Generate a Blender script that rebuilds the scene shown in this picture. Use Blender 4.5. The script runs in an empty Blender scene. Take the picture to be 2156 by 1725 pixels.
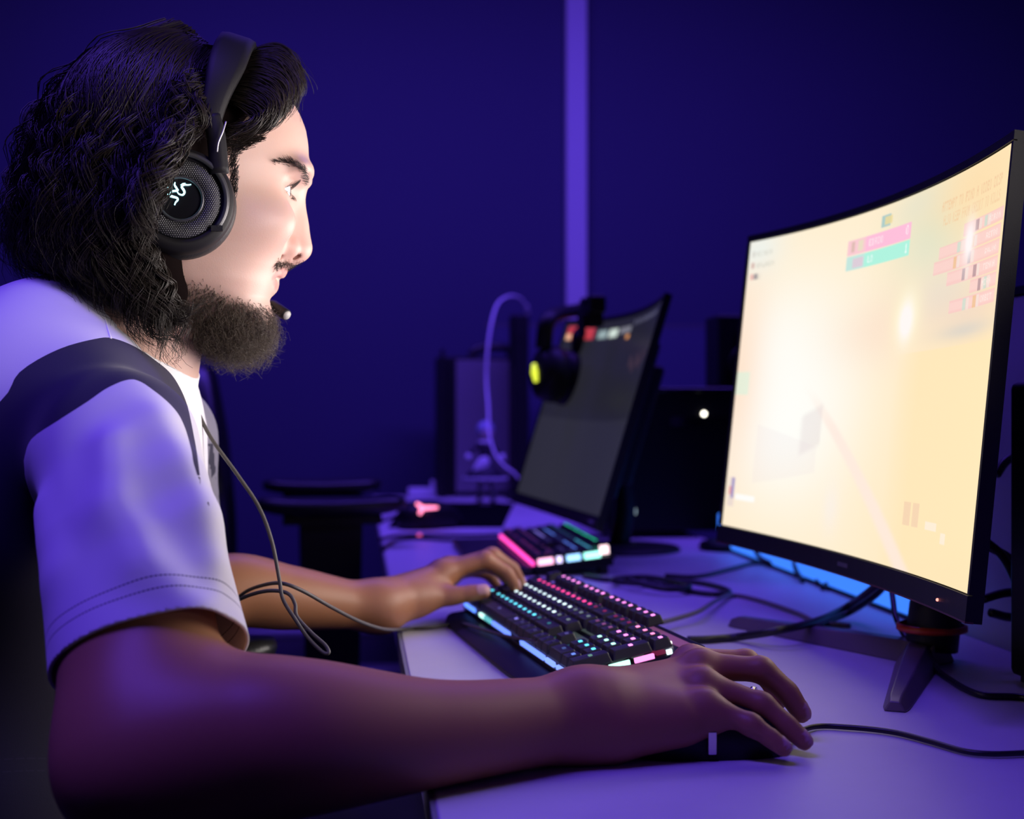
import bpy, bmesh, math, random
import numpy as np
from mathutils import Vector, Matrix

C = bpy.context.scene.collection
SC = bpy.context.scene
rnd = random.Random(7)
rng = np.random.default_rng(11)

# ------------------------------------------------------------------ camera, light, exposure
FPX, CX, CY, CAMZ, DESK = 2800.0, 1078.0, 862.5, 0.98, 0.74

def P(x, y, d):
    """World point seen at photo position (x, y) standing d metres into the room."""
    return np.array([(x - CX) / FPX * d, d, CAMZ - (y - CY) / FPX * d])

def on_z(x, y, z):
    """World point at height z seen at photo position (x, y)."""
    return P(x, y, (CAMZ - z) * FPX / (y - CY))

cam_data = bpy.data.cameras.new('camera')
cam = bpy.data.objects.new('camera', cam_data)
C.objects.link(cam)
cam.location = (0, 0, CAMZ)
cam.rotation_euler = (math.pi / 2, 0, 0)
cam_data.sensor_width = 36.0
cam_data.lens = 36.0 * FPX / 2156.0
cam_data.clip_start = 0.02
cam_data.dof.use_dof = True
cam_data.dof.focus_distance = 1.02
cam_data.dof.aperture_fstop = 5.2
SC.camera = cam

SC.view_settings.view_transform = 'Standard'
SC.view_settings.look = 'None'
SC.view_settings.exposure = 0.0
SC.view_settings.gamma = 1.0
SC.view_settings.use_curve_mapping = False

world = bpy.data.worlds.new('world')
SC.world = world
world.use_nodes = True
world.node_tree.nodes['Background'].inputs[0].default_value = (0.10, 0.045, 1.0, 1)
world.node_tree.nodes['Background'].inputs[1].default_value = 0.01

VIOLET = (0.15, 0.065, 1.0)

def area(name, loc, target, sx, sy, power, color, spread=180):
    l = bpy.data.lights.new(name, 'AREA')
    l.shape = 'RECTANGLE'
    l.size, l.size_y, l.energy, l.color = sx, sy, power, color
    l.spread = math.radians(spread)
    o = bpy.data.objects.new(name, l)
    C.objects.link(o)
    o.location = loc
    o.rotation_euler = (Vector(target) - Vector(loc)).to_track_quat('-Z', 'Y').to_euler()
    return o

# the blue LED strips under the ceiling of the room
area('ceiling_led_light', (-0.80, 0.62, 2.45), (-0.62, 0.98, 0.6), 1.6, 0.25, 8.5, VIOLET, 84)
area('ceiling_led_light', (0.05, 2.55, 2.48), (0.10, 3.1, 0.9), 2.6, 0.2, 42, VIOLET, 156)
# the light the lit monitor throws out of its screen
MON_MID = np.array([0.3096, 1.2775, 1.011])
MON_N = np.array([-0.9890, -0.1478, 0.0])
TILT = math.radians(6)
area('monitor_screen_light', tuple(MON_MID + MON_N * 0.012), tuple(MON_MID + MON_N + np.array([0, 0, 0.28])), 0.56, 0.31, 3.2, (1.0, 0.91, 0.88), 126)
# white fill lamp added to light the cheek, unseen on the near side
area('cheek_fill_light', (0.50, 0.56, 1.14), (-0.20, 1.07, 1.21), 0.5, 0.3, 0.72, (1.0, 0.90, 0.88), 44)

# ------------------------------------------------------------------ helpers
def setp(nt, node, **kw):
    for k, v in kw.items():
        node.inputs[k.replace('_', ' ')].default_value = v

def mat(name, color=(0.8, 0.8, 0.8), rough=0.5, metal=0.0, emit=None, strength=0.0, spec=0.5, coat=0.0, sss=0.0, noise=0.0, nscale=200.0, bump=0.0):
    m = bpy.data.materials.new(name)
    m.use_nodes = True
    nt = m.node_tree
    b = nt.nodes['Principled BSDF']
    b.inputs['Base Color'].default_value = (*color, 1)
    b.inputs['Roughness'].default_value = rough
    b.inputs['Metallic'].default_value = metal
    b.inputs['Specular IOR Level'].default_value = spec
    b.inputs['Coat Weight'].default_value = coat
    if emit is not None:
        b.inputs['Emission Color'].default_value = (*emit, 1)
        b.inputs['Emission Strength'].default_value = strength
    if sss:
        b.inputs['Subsurface Weight'].default_value = sss
        b.inputs['Subsurface Radius'].default_value = (1.0, 0.35, 0.2)
        b.inputs['Subsurface Scale'].default_value = 0.006
    if noise or bump:
        tc = nt.nodes.new('ShaderNodeTexCoord')
        n = nt.nodes.new('ShaderNodeTexNoise')
        n.inputs['Scale'].default_value = nscale
        n.inputs['Detail'].default_value = 3
        nt.links.new(tc.outputs['Object'], n.inputs['Vector'])
        if noise:
            mx = nt.nodes.new('ShaderNodeMix')
            mx.data_type = 'RGBA'
            mx.inputs['A'].default_value = (*[c * (1 - noise) for c in color], 1)
            mx.inputs['B'].default_value = (*[min(1, c * (1 + noise)) for c in color], 1)
            nt.links.new(n.outputs['Fac'], mx.inputs['Factor'])
            nt.links.new(mx.outputs['Result'], b.inputs['Base Color'])
        if bump:
            bp = nt.nodes.new('ShaderNodeBump')
            bp.inputs['Strength'].default_value = bump
            bp.inputs['Distance'].default_value = 0.001
            nt.links.new(n.outputs['Fac'], bp.inputs['Height'])
            nt.links.new(bp.outputs['Normal'], b.inputs['Normal'])
    return m

M = {}
M['black'] = mat('black_plastic', (0.008, 0.008, 0.010), 0.5, bump=0.1, nscale=900, spec=0.3)
M['black_gloss'] = mat('black_gloss', (0.008, 0.008, 0.01), 0.12)
M['black_metal'] = mat('black_metal', (0.03, 0.03, 0.033), 0.35, 0.6)
M['rubber'] = mat('cable_rubber', (0.014, 0.013, 0.013), 0.4)
M['cloth_cable'] = mat('braided_cable', (0.09, 0.08, 0.07), 0.55)
M['grey_cable'] = mat('grey_braided_cable', (0.20, 0.18, 0.15), 0.6)
M['white_cable'] = mat('white_cable', (0.75, 0.75, 0.78), 0.4)
M['desk'] = mat('white_laminate', (0.62, 0.60, 0.62), 0.42, noise=0.03, nscale=40, spec=0.3)
M['desk_edge'] = mat('grey_edge_band', (0.22, 0.22, 0.25), 0.5)
M['leather'] = mat('black_leatherette', (0.012, 0.012, 0.014), 0.38, bump=0.35, nscale=350)
M['chair_grey'] = mat('grey_leatherette', (0.10, 0.10, 0.12), 0.4, bump=0.3, nscale=350)
M['silver'] = mat('silver', (0.75, 0.73, 0.68), 0.22, 1.0)
M['panel_grey'] = mat('grey_metal_panel', (0.22, 0.21, 0.22), 0.5, 0.3)
M['red'] = mat('red_trim', (0.65, 0.06, 0.02), 0.35)
M['board'] = mat('divider_board', (0.55, 0.55, 0.58), 0.6, bump=0.1, nscale=300)
M['white_plastic'] = mat('white_plastic', (0.72, 0.72, 0.75), 0.4)

def glow(name, color, s):
    return mat(name, (0.02, 0.02, 0.02), 0.5, emit=color, strength=s)

def tag(o, label=None, cat=None, group=None, kind=None):
    if label: o['label'] = label
    if cat: o['category'] = cat
    if group: o['group'] = group
    if kind: o['kind'] = kind
    return o

def empty(name, loc=(0, 0, 0), label=None, cat=None, group=None, rot=None):
    o = bpy.data.objects.new(name, None)
    o.empty_display_size = 0.05
    C.objects.link(o)
    o.location = loc
    if rot is not None: o.rotation_euler = rot
    return tag(o, label, cat, group)

def link(name, me, m=None, parent=None, world_space=True):
    """Link a mesh as one object; its vertices are in world space (or in the parent's when world_space is False)."""
    o = bpy.data.objects.new(name, me)
    C.objects.link(o)
    if m is not None:
        for x in (m if isinstance(m, (list, tuple)) else [m]):
            me.materials.append(x)
    if parent is not None:
        o.parent = parent
        if world_space:
            bpy.context.view_layer.update()
            o.matrix_parent_inverse = parent.matrix_world.inverted()
    return o

def np_mesh(name, V, F, smooth=True):
    """Mesh from a vertex array and a face array of constant width."""
    me = bpy.data.meshes.new(name)
    V = np.asarray(V, np.float32); F = np.asarray(F, np.int32)
    n = F.shape[1]
    me.vertices.add(len(V)); me.vertices.foreach_set('co', V.ravel())
    me.loops.add(F.size); me.loops.foreach_set('vertex_index', F.ravel())
    me.polygons.add(len(F))
    me.polygons.foreach_set('loop_start', np.arange(0, F.size, n, dtype=np.int32))
    me.update(calc_edges=True)
    if smooth: me.polygons.foreach_set('use_smooth', np.ones(len(F), bool))
    return me

def attr(me, name, vals):
    a = me.attributes.new(name, 'FLOAT', 'POINT')
    a.data.foreach_set('value', np.asarray(vals, np.float32))

def rot_to(d, up=(0, 0, 1)):
    """3x3 frame whose columns are x = d, y, z close to up."""
    x = np.array(d, float); x /= np.linalg.norm(x)
    z = np.array(up, float); z = z - x * z.dot(x); z /= np.linalg.norm(z)
    return np.stack([x, np.cross(z, x), z], 1)

class MB:
    """Collects shapes into one mesh."""
    def __init__(self):
        self.v, self.f, self.mi, self.sm = [], [], [], []
    def add(self, v, f, mi=0, smooth=False, fr=None, at=(0, 0, 0)):
        v = np.asarray(v, float)
        if fr is not None: v = v @ np.asarray(fr).T
        v = v + np.asarray(at, float)
        n = len(self.v)
        self.v.extend(v.tolist())
        for q in f:
            self.f.append([i + n for i in q]); self.mi.append(mi); self.sm.append(smooth)
        return self
    def box(self, c, s, mi=0, fr=None, at=(0, 0, 0), taper=1.0):
        sx, sy, sz = [a / 2 for a in s]
        v = []
        for z, k in ((-sz, 1), (sz, taper)):
            v += [(-sx * k, -sy * k, z), (sx * k, -sy * k, z), (sx * k, sy * k, z), (-sx * k, sy * k, z)]
        v = np.array(v) + np.array(c)
        return self.add(v, [(3, 2, 1, 0), (4, 5, 6, 7), (0, 1, 5, 4), (1, 2, 6, 5), (2, 3, 7, 6), (3, 0, 4, 7)], mi, False, fr, at)
    def prism(self, poly, y0, y1, mi=0, fr=None, at=(0, 0, 0), smooth=False):
        """Polygon in (x, z) extruded along y."""
        n = len(poly)
        v = [(x, y0, z) for x, z in poly] + [(x, y1, z) for x, z in poly]
        f = [tuple(range(n)), tuple(range(2 * n - 1, n - 1, -1))]
        f += [(i, i + n, (i + 1) % n + n, (i + 1) % n) for i in range(n)]
        return self.add(v, f, mi, smooth, fr, at)
    def tube(self, pts, r, n=8, mi=0, cap=True, smooth=True, flat=None):
        pts = np.asarray(pts, float)
        r = np.full(len(pts), r) if np.isscalar(r) else np.asarray(r, float)
        t = np.gradient(pts, axis=0); t /= np.linalg.norm(t, axis=1)[:, None] + 1e-12
        a = np.array([0, 0, 1.0]) if abs(t[0][2]) < 0.9 else np.array([1.0, 0, 0])
        rings = []
        for i in range(len(pts)):
            a = a - t[i] * a.dot(t[i]); a /= np.linalg.norm(a)
            b = np.cross(t[i], a)
            for k in range(n):
                w = 2 * math.pi * k / n
                rings.append(pts[i] + r[i] * (math.cos(w) * a * (flat or 1) + math.sin(w) * b))
        f = []
        for i in range(len(pts) - 1):
            for k in range(n):
                k2 = (k + 1) % n
                f.append((i * n + k, i * n + k2, (i + 1) * n + k2, (i + 1) * n + k))
        if cap:
            f.append(tuple(range(n - 1, -1, -1))); f.append(tuple((len(pts) - 1) * n + k for k in range(n)))
        return self.add(rings, f, mi, smooth)
    def lathe(self, prof, n=32, mi=0, fr=None, at=(0, 0, 0), smooth=True, a0=0.0, a1=2 * math.pi):
        """Profile of (radius, z) turned about z."""
        full = abs(a1 - a0 - 2 * math.pi) < 1e-6
        m = n if full else n + 1
        v = []
        for r, z in prof:
            for k in range(m):
                w = a0 + (a1 - a0) * k / n
                v.append((r * math.cos(w), r * math.sin(w), z))
        f = []
        for i in range(len(prof) - 1):
            for k in range(n):
                k2 = (k + 1) % m
                f.append((i * m + k, i * m + k2, (i + 1) * m + k2, (i + 1) * m + k))
        return self.add(v, f, mi, smooth, fr, at)
    def ball(self, c, r, n=16, mi=0, fr=None):
        r = np.array([r, r, r] if np.isscalar(r) else r, float)
        v, f = [], []
        for i in range(n + 1):
            for k in range(2 * n):
                a, w = math.pi * i / n, math.pi * k / n
                v.append(np.array([math.sin(a) * math.cos(w), math.sin(a) * math.sin(w), -math.cos(a)]) * r)
        for i in range(n):
            for k in range(2 * n):
                k2 = (k + 1) % (2 * n)
                f.append((i * 2 * n + k, i * 2 * n + k2, (i + 1) * 2 * n + k2, (i + 1) * 2 * n + k))
        return self.add(v, f, mi, True, fr, c)
    def mesh(self, name, weld=False):
        me = bpy.data.meshes.new(name)
        me.from_pydata([tuple(x) for x in self.v], [], self.f)
        me.polygons.foreach_set('material_index', self.mi)
        me.polygons.foreach_set('use_smooth', self.sm)
        bm = bmesh.new(); bm.from_mesh(me)
        bmesh.ops.remove_doubles(bm, verts=bm.verts, dist=1e-6)
        bmesh.ops.recalc_face_normals(bm, faces=bm.faces)
        bm.to_mesh(me); bm.free()
        me.update()
        return me
    def build(self, name, m, parent=None, bevel=0.0, seg=2, world_space=True):
        o = link(name, self.mesh(name), m, parent, world_space)
        if bevel:
            b = o.modifiers.new('bevel', 'BEVEL'); b.width = bevel; b.segments = seg; b.limit_method = 'ANGLE'; b.angle_limit = math.radians(35)
            for p in o.data.polygons: p.use_smooth = True
            b.harden_normals = True
        return o

def smooth_path(pts, n=8):
    """Catmull-Rom through the points."""
    p = np.asarray(pts, float)
    p = np.vstack([2 * p[0] - p[1], p, 2 * p[-1] - p[-2]])
    out = []
    for i in range(1, len(p) - 2):
        for k in range(n):
            t = k / n
            out.append(0.5 * (2 * p[i] + (p[i + 1] - p[i - 1]) * t + (2 * p[i - 1] - 5 * p[i] + 4 * p[i + 1] - p[i + 2]) * t * t + (3 * p[i] - p[i - 1] - 3 * p[i + 1] + p[i + 2]) * t ** 3))
    out.append(p[-2])
    return np.array(out)

def cable(name, pts, r, m, label=None, cat=None, parent=None, group=None):
    o = MB().tube(smooth_path(pts), r, 8).build(name, m, parent)
    return tag(o, label, cat, group) if label else o

# ------------------------------------------------------------------ the setting
EDGE = np.array([-0.0501, 0.8116, 0.0])            # where the front edge of the desks passes under the forearm
U = np.array([-0.1167, 0.9932, 0.0])               # along the desks, away from the camera
V = np.array([0.9932, 0.1167, 0.0])                # across the desks, away from the sitter
DF = np.stack([U, V, np.array([0, 0, 1.0])], 1)    # desk frame
def DP(t, v, z=0.0):
    return EDGE + U * t + V * v + np.array([0, 0, z])

def plane(name, corners, m, kind='structure'):
    me = bpy.data.meshes.new(name)
    me.from_pydata([tuple(c) for c in corners], [], [(0, 1, 2, 3)])
    return tag(link(name, me, m), kind=kind)

M['wall'] = mat('navy_wall_paint', (0.045, 0.045, 0.105), 0.75, bump=0.15, nscale=120)
M['floor'] = mat('dark_carpet', (0.05, 0.05, 0.06), 0.9, noise=0.4, nscale=250, bump=0.5)
M['ceil'] = mat('ceiling_paint', (0.25, 0.25, 0.28), 0.8)
T0, T1, V0, V1, HT = -1.6, 3.15, -2.2, 3.0, 2.6
plane('floor', [DP(T0, V0), DP(T0, V1), DP(T1, V1), DP(T1, V0)], M['floor'])
plane('ceiling', [DP(T0, V0, HT), DP(T1, V0, HT), DP(T1, V1, HT), DP(T0, V1, HT)], M['ceil'])
plane('wall_back', [DP(T1, V0), DP(T1, V1), DP(T1, V1, HT), DP(T1, V0, HT)], M['wall'])
plane('wall_left', [DP(T0, V0), DP(T1, V0), DP(T1, V0, HT), DP(T0, V0, HT)], M['wall'])
plane('wall_right', [DP(T1, V1), DP(T0, V1), DP(T0, V1, HT), DP(T1, V1, HT)], M['wall'])
# pale trunking on the back wall
M['trunk'] = mat('pale_trunking', (0.62, 0.6, 0.62), 0.55)
_d = 3.92
_x = (1222 - CX) / FPX * _d
tb = MB()
_tv = (np.array([_x, _d, 0]) - DP(T1, 0))[:2].dot(V[:2])
tb.box((T1 - 0.015, _tv, HT / 2), (0.03, 0.062, HT), fr=DF, at=EDGE)
tag(tb.build('trim_1', M['trunk'], bevel=0.003), kind='structure')
# skirting of the back wall
tb = MB(); tb.box((T1 - 0.008, (V0 + V1) / 2, 0.05), (0.016, V1 - V0, 0.1), fr=DF, at=EDGE)
tag(tb.build('baseboard_back', M['black']), kind='structure')

# ------------------------------------------------------------------ desks
def desk(t0, t1, label):
    e = empty('desk', DP((t0 + t1) / 2, 0.3), label, 'desk', 'desks in one row')
    b = MB(); b.box(((t0 + t1) / 2, 0.302, DESK - 0.0125), (t1 - t0, 0.598, 0.025), fr=DF, at=EDGE)
    b.build('desk_top', M['desk'], e, bevel=0.002)
    b = MB(); b.box(((t0 + t1) / 2, 0.0015, DESK - 0.0125), (t1 - t0, 0.003, 0.024), fr=DF, at=EDGE)
    b.build('edge_band', M['desk_edge'], e)
    for tt in (t0 + 0.06, t1 - 0.06):
        for vv in (0.06, 0.54):
            l = MB(); l.box((tt, vv, (DESK - 0.025) / 2), (0.045, 0.045, DESK - 0.025), fr=DF, at=EDGE)
            l.build('leg', M['black_metal'], e, bevel=0.003)
    b = MB(); b.box(((t0 + t1) / 2, 0.54, DESK - 0.06), (t1 - t0 - 0.165, 0.03, 0.05), fr=DF, at=EDGE)
    b.build('cross_rail', M['black_metal'], e)
    return e
desk(-0.42, 1.46, 'white topped desk under the lit monitor and the typing hands')
desk(1.464, 2.90, 'white topped desk at the back under the dark monitor')

# blue lit divider along the back edge of the near desk
d_ = empty('desk_divider', DP(0.4, 0.615, DESK), 'pale blue lit divider board along the back edge of the near desk', 'divider')
b = MB(); b.box((0.465, 0.622, DESK + 0.145), (1.77, 0.018, 0.42), fr=DF, at=EDGE)
b.build('board', M['board'], d_, bevel=0.003)
b = MB(); b.box((0.465, 0.622, DESK + 0.359), (1.77, 0.022, 0.008), fr=DF, at=EDGE)
b.build('top_rail', M['black_metal'], d_)
# glowing LED bar standing on the desk at the foot of that divider
e = empty('light_bar', DP(1.02, 0.587, DESK), 'long bright blue glowing light bar on the desk behind the lit monitor', 'light')
b = MB(); b.box((1.02, 0.585, DESK + 0.0325), (0.84, 0.012, 0.055), fr=DF, at=EDGE)
b.build('diffuser', glow('blue_led', (0.04, 0.20, 1.0), 1.25), e, bevel=0.003)
b = MB(); b.box((1.02, 0.587, DESK + 0.0025), (0.86, 0.018, 0.005), fr=DF, at=EDGE)
b.build('base_rail', M['black'], e)
# ------------------------------------------------------------------ the lit curved monitor
SW, SH, RC = 0.597, 0.336, 1.5
CH = np.array([0.1478, -0.9890, 0.0])               # along the screen, far edge to near edge
_ax = np.cross(CH, np.array([0, 0, 1.0]))
def curved_frame(mid, ch, tilt):
    n = np.cross(np.array([0, 0, 1.0]), ch)          # out of the screen towards the sitter when ch runs far -> near
    if n[0] > 0: n = -n
    up = np.array([0, 0, 1.0]) * math.cos(tilt) - n * math.sin(tilt)
    nn = n * math.cos(tilt) + np.array([0, 0, 1.0]) * math.sin(tilt)
    return np.stack([ch, up, nn], 1)

def monitor(name, mid, ch, tilt, sw, sh, rc, label, chin=0.021, screen_mat=None, cols=None, res=(300, 170)):
    fr = curved_frame(mid, ch, tilt)
    sag = sw * sw / (8 * rc)
    def pt(a, b, c):
        """a along, b up, c out of the screen; the panel is bent so that its middle lies behind its side edges."""
        return mid + fr @ np.array([a, b, c + (a * a / (2 * rc)) - sag])
    def slab(m, a0, a1, b0, b1, c0, c1, n=24, mi=0):
        v, f = [], []
        for i in range(n + 1):
            a = a0 + (a1 - a0) * i / n
            v += [pt(a, b0, c0), pt(a, b1, c0), pt(a, b1, c1), pt(a, b0, c1)]
        for i in range(n):
            for k in range(4):
                k2 = (k + 1) % 4
                f.append((i * 4 + k, i * 4 + k2, i * 4 + 4 + k2, i * 4 + 4 + k))
        f.append((3, 2, 1, 0)); f.append((n * 4, n * 4 + 1, n * 4 + 2, n * 4 + 3))
        return m.add(v, f, mi)
    base = np.array([mid[0], mid[1], DESK]) - fr[:, 2] * np.array([1, 1, 0]) * 0.05
    e = empty(name, base, label, 'monitor')
    hw, hh = sw / 2, sh / 2
    m = MB()
    slab(m, -hw - 0.0055, hw + 0.0055, -hh - chin, hh + 0.008, -0.011, -0.0015)
    slab(m, -hw - 0.0055, hw + 0.0055, hh + 0.001, hh + 0.008, -0.0015, 0.0015)
    slab(m, -hw - 0.0055, hw + 0.0055, -hh - chin, -hh - 0.001, -0.0015, 0.0025)
    slab(m, -hw - 0.0055, -hw - 0.001, -hh, hh, -0.0015, 0.0015, 2)
    slab(m, hw + 0.001, hw + 0.0055, -hh, hh, -0.0015, 0.0015, 2)
    m.build('housing', M['black'], e)
    m = MB(); slab(m, -0.20, 0.20, -0.14, 0.12, -0.030, -0.010); slab(m, -0.16, 0.16, -0.11, 0.09, -0.055, -0.030)
    m.build('rear_bulge', M['black'], e, bevel=0.008)
    # screen, its picture held as colours of a fine grid
    nx, ny = res
    A = np.linspace(-hw, hw, nx); B = np.linspace(hh, -hh, ny)
    aa, bb = np.meshgrid(A, B)
    loc = np.stack([aa.ravel(), bb.ravel(), (aa.ravel() ** 2) / (2 * rc) - sag], 1)
    W = mid + loc @ fr.T
    idx = np.arange(nx * ny).reshape(ny, nx)
    F = np.stack([idx[:-1, :-1].ravel(), idx[1:, :-1].ravel(), idx[1:, 1:].ravel(), idx[:-1, 1:].ravel()], 1)
    me = np_mesh('screen', W, F)
    ca = me.color_attributes.new('picture', 'FLOAT_COLOR', 'POINT')
    S, T = np.meshgrid(np.linspace(0, 1, nx), np.linspace(0, 1, ny))
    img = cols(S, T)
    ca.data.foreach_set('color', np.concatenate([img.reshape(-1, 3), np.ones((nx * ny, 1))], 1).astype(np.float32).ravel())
    link('screen', me, screen_mat, e)
    return e, fr, pt, slab

def screen_material(name, strength, rough=0.35):
    m = mat(name, (0.01, 0.01, 0.012), rough, spec=0.35)
    nt = m.node_tree
    a = nt.nodes.new('ShaderNodeAttribute'); a.attribute_name = 'picture'
    b = nt.nodes['Principled BSDF']
    nt.links.new(a.outputs['Color'], b.inputs['Emission Color'])
    b.inputs['Emission Strength'].default_value = strength
    return m

def lin(r, g, b):
    return np.array([(c / 255 / 12.92) if c / 255 <= 0.04045 else ((c / 255 + 0.055) / 1.055) ** 2.4 for c in (r, g, b)])

FONT5 = {  # 4x5 letter shapes, one row per string digit pair
 'A': '69F99', 'B': 'E9E9E', 'C': '78887', 'D': 'E999E', 'E': 'F8E8F', 'F': 'F8E88', 'G': '78B97', 'I': 'E444E', 'K': '9ACA9', 'L': '8888F', 'M': '9FF99', 'N': '9DB99', 'O': '69996',
 'P': 'E9E88', 'R': 'E9EA9', 'S': '7861E', 'T': 'F4444', 'U': '99996', 'V': '99966', 'W': '99FF9', 'Y': '99644', '1': '26227', '0': '69996', '8': '69696'}
def write(img, S, T, text, s0, t0, cw, chh, col, k=1.0):
    """Letters on the screen picture."""
    for i, c in enumerate(text):
        if c not in FONT5: continue
        for r, hx in enumerate(FONT5[c]):
            bits = int(hx, 16)
            for q in range(4):
                if bits >> (3 - q) & 1:
                    s = s0 + (i + q / 5.0) * cw; t = t0 + r * chh / 5
                    mk = (S >= s) & (S < s + cw / 5) & (T >= t) & (T < t + chh / 5)
                    img[mk] = img[mk] * (1 - k) + col * k

def sstep_(x, a, b):
    t = np.clip((x - a) / (b - a), 0, 1); return t * t * (3 - 2 * t)
def game_picture(S, T):
    def g(s, t, rs, rt): return np.exp(-(((S - s) / rs) ** 2 + ((T - t) / rt) ** 2))
    img = np.zeros(S.shape + (3,)) + lin(255, 238, 205)
    def mix(w, c):
        w = np.clip(w, 0, 1)[..., None]
        img[:] = img * (1 - w) + np.array(c) * w
    mix(np.clip((S - 0.45) / 0.5, 0, 1) * 0.85, lin(255, 229, 178))
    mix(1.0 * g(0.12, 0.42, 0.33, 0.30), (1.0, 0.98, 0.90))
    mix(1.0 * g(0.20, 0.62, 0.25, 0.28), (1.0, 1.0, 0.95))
    mix(0.85 * g(0.0, 0.45, 0.10, 0.4), lin(255, 226, 200))
    mix(0.8 * g(0.03, 0.03, 0.10, 0.09), lin(236, 244, 240))
    mix(0.75 * g(0.72, 0.13, 0.14, 0.12), lin(214, 228, 205))
    mix(0.55 * g(0.66, 0.03, 0.10, 0.05), lin(224, 228, 208))
    mix(0.8 * g(0.86, 0.06, 0.16, 0.10) , lin(255, 224, 172))
    mix(0.6 * g(0.78, 0.30, 0.16, 0.08), lin(226, 218, 208))
    mix(0.55 * g(0.55, 0.36, 0.18, 0.10), lin(252, 222, 200))
    mix(0.55 * g(0.90, 0.36, 0.14, 0.06), lin(238, 212, 196))
    mix(0.8 * (T > 0.435) * (S > 0.62) * np.clip((S - 0.62) / 0.1, 0, 1), lin(255, 231, 182))
    mix(0.6 * g(0.88, 0.40, 0.10, 0.02), lin(206, 206, 200))
    # pale beam running down across the ground
    ax = (T - 0.60) / 0.40
    mix(0.8 * np.exp(-((S - (0.36 + 0.36 * ax)) / (0.022 + 0.012 * ax)) ** 4) * sstep_(T, 0.5, 0.66), lin(255, 234, 222))
    # pale held device at the lower left of the view
    mix(0.42 * sstep_(S, 0.26, 0.285) * (1 - sstep_(S, 0.345, 0.355)) * (1 - sstep_(np.abs(T - 0.65 + 0.5 * (S - 0.31)), 0.05, 0.075)), lin(226, 214, 214))
    mix(0.16 * ((S > 0.10) & (S < 0.34) & (np.abs(T - 0.74) < 0.1 - 0.25 * (S - 0.1))), lin(232, 214, 220))
    # pale ellipses in the picture
    mix(1.2 * g(0.645, 0.335, 0.05, 0.075), lin(255, 246, 205)); mix(1.6 * g(0.645, 0.345, 0.026, 0.05), (1.0, 0.94, 0.90))  # lamp reflection in the glossy screen, painted into the picture
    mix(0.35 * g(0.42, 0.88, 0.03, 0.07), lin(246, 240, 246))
    def rect(s0, s1, t0, t1, c, k=1.0):
        m = (S >= s0) & (S < s1) & (T >= t0) & (T < t1)
        img[m] = img[m] * (1 - k) + np.array(c) * k
    pink, mint = lin(255, 192, 218), lin(176, 244, 222)
    rect(0.385, 0.63, 0.072, 0.118, pink); rect(0.385, 0.63, 0.121, 0.165, mint)
    rect(0.385, 0.455, 0.072, 0.118, lin(250, 208, 206), 0.7); rect(0.385, 0.455, 0.121, 0.165, lin(205, 226, 222), 0.7)
    rect(0.40, 0.412, 0.08, 0.11, lin(225, 190, 180)); rect(0.425, 0.445, 0.08, 0.11, lin(236, 222, 196)); rect(0.41, 0.45, 0.13, 0.158, lin(222, 206, 216))
    rect(0.51, 0.545, 0.028, 0.062, lin(176, 206, 200)); rect(0.522, 0.552, 0.033, 0.056, lin(240, 220, 150), 0.8)
    write(img, S, T, 'EIRIO', 0.468, 0.084, 0.011, 0.022, lin(255, 236, 240)); write(img, S, T, 'LO', 0.468, 0.134, 0.011, 0.02, lin(240, 255, 250))
    write(img, S, T, '0', 0.61, 0.08, 0.012, 0.026, lin(255, 240, 244)); write(img, S, T, '1', 0.61, 0.13, 0.012, 0.026, lin(240, 255, 250))
    # rows at the upper right
    txt = lin(244, 206, 160)
    write(img, S, T, 'ATTEMPT TO FIND A VIDEO DISP', 0.745, 0.055, 0.0082, 0.026, txt, 0.9)
    write(img, S, T, 'ALSO KEEP FROM CREDIT TO KILLS', 0.755, 0.092, 0.0072, 0.026, txt, 0.8)
    rows = [(0.84, 0.99, 0.135), (0.75, 0.985, 0.172), (0.735, 0.985, 0.209), (0.79, 0.985, 0.246), (0.885, 0.985, 0.283), (0.81, 0.985, 0.320)]
    for i, (s0, s1, t0) in enumerate(rows):
        rect(s0, s1, t0, t0 + 0.032, lin(252, 200, 196), 0.8); rect(s0, s1, t0 + 0.005, t0 + 0.026, lin(252, 214, 204), 0.7)
        for k in range(2):
            sx = s0 + (0.30 + 0.22 * k) * (s1 - s0)
            rect(sx, sx + 0.012, t0 + 0.003, t0 + 0.03, lin(*[(150, 120, 130), (190, 226, 206), (236, 190, 120), (150, 140, 150)][(i + k) % 4]), 0.65)
            rect(sx + 0.014, sx + 0.024, t0 + 0.003, t0 + 0.03, lin(245, 226, 214), 0.8)
        write(img, S, T, ['AIRON', 'RETRO', 'SALVO', 'TENKA', 'MIRA', 'ORBIT'][i], s1 - 0.055, t0 + 0.009, 0.009, 0.014, lin(255, 236, 226), 0.8)
    mix(1.2 * g(0.865, 0.185, 0.02, 0.05), (1.0, 0.93, 0.91))  # white ellipse: another lamp reflection painted in
    # names at the upper left
    for k, t0 in enumerate((0.035, 0.075, 0.115)):
        rect(0.012, 0.024, t0, t0 + 0.02, lin(*[(210, 205, 196), (200, 150, 140), (226, 150, 150)][k]), 0.7)
        write(img, S, T, ['RINOA', 'GALWIN', 'ED'][k], 0.03, t0 + 0.003, 0.012, 0.017, lin(206, 204, 190), 0.7)
    rect(0.025, 0.04, 0.115, 0.135, lin(110, 100, 120), 0.7)
    # health strip at the lower left, ammunition at the lower right
    rect(0.01, 0.035, 0.83, 0.93, lin(200, 180, 200), 0.35); rect(0.022, 0.032, 0.83, 0.90, lin(90, 80, 190), 0.7); rect(0.012, 0.022, 0.86, 0.89, lin(230, 110, 110), 0.6)
    rect(0.04, 0.115, 0.885, 0.905, (1, 1, 0.98), 0.9)
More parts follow.
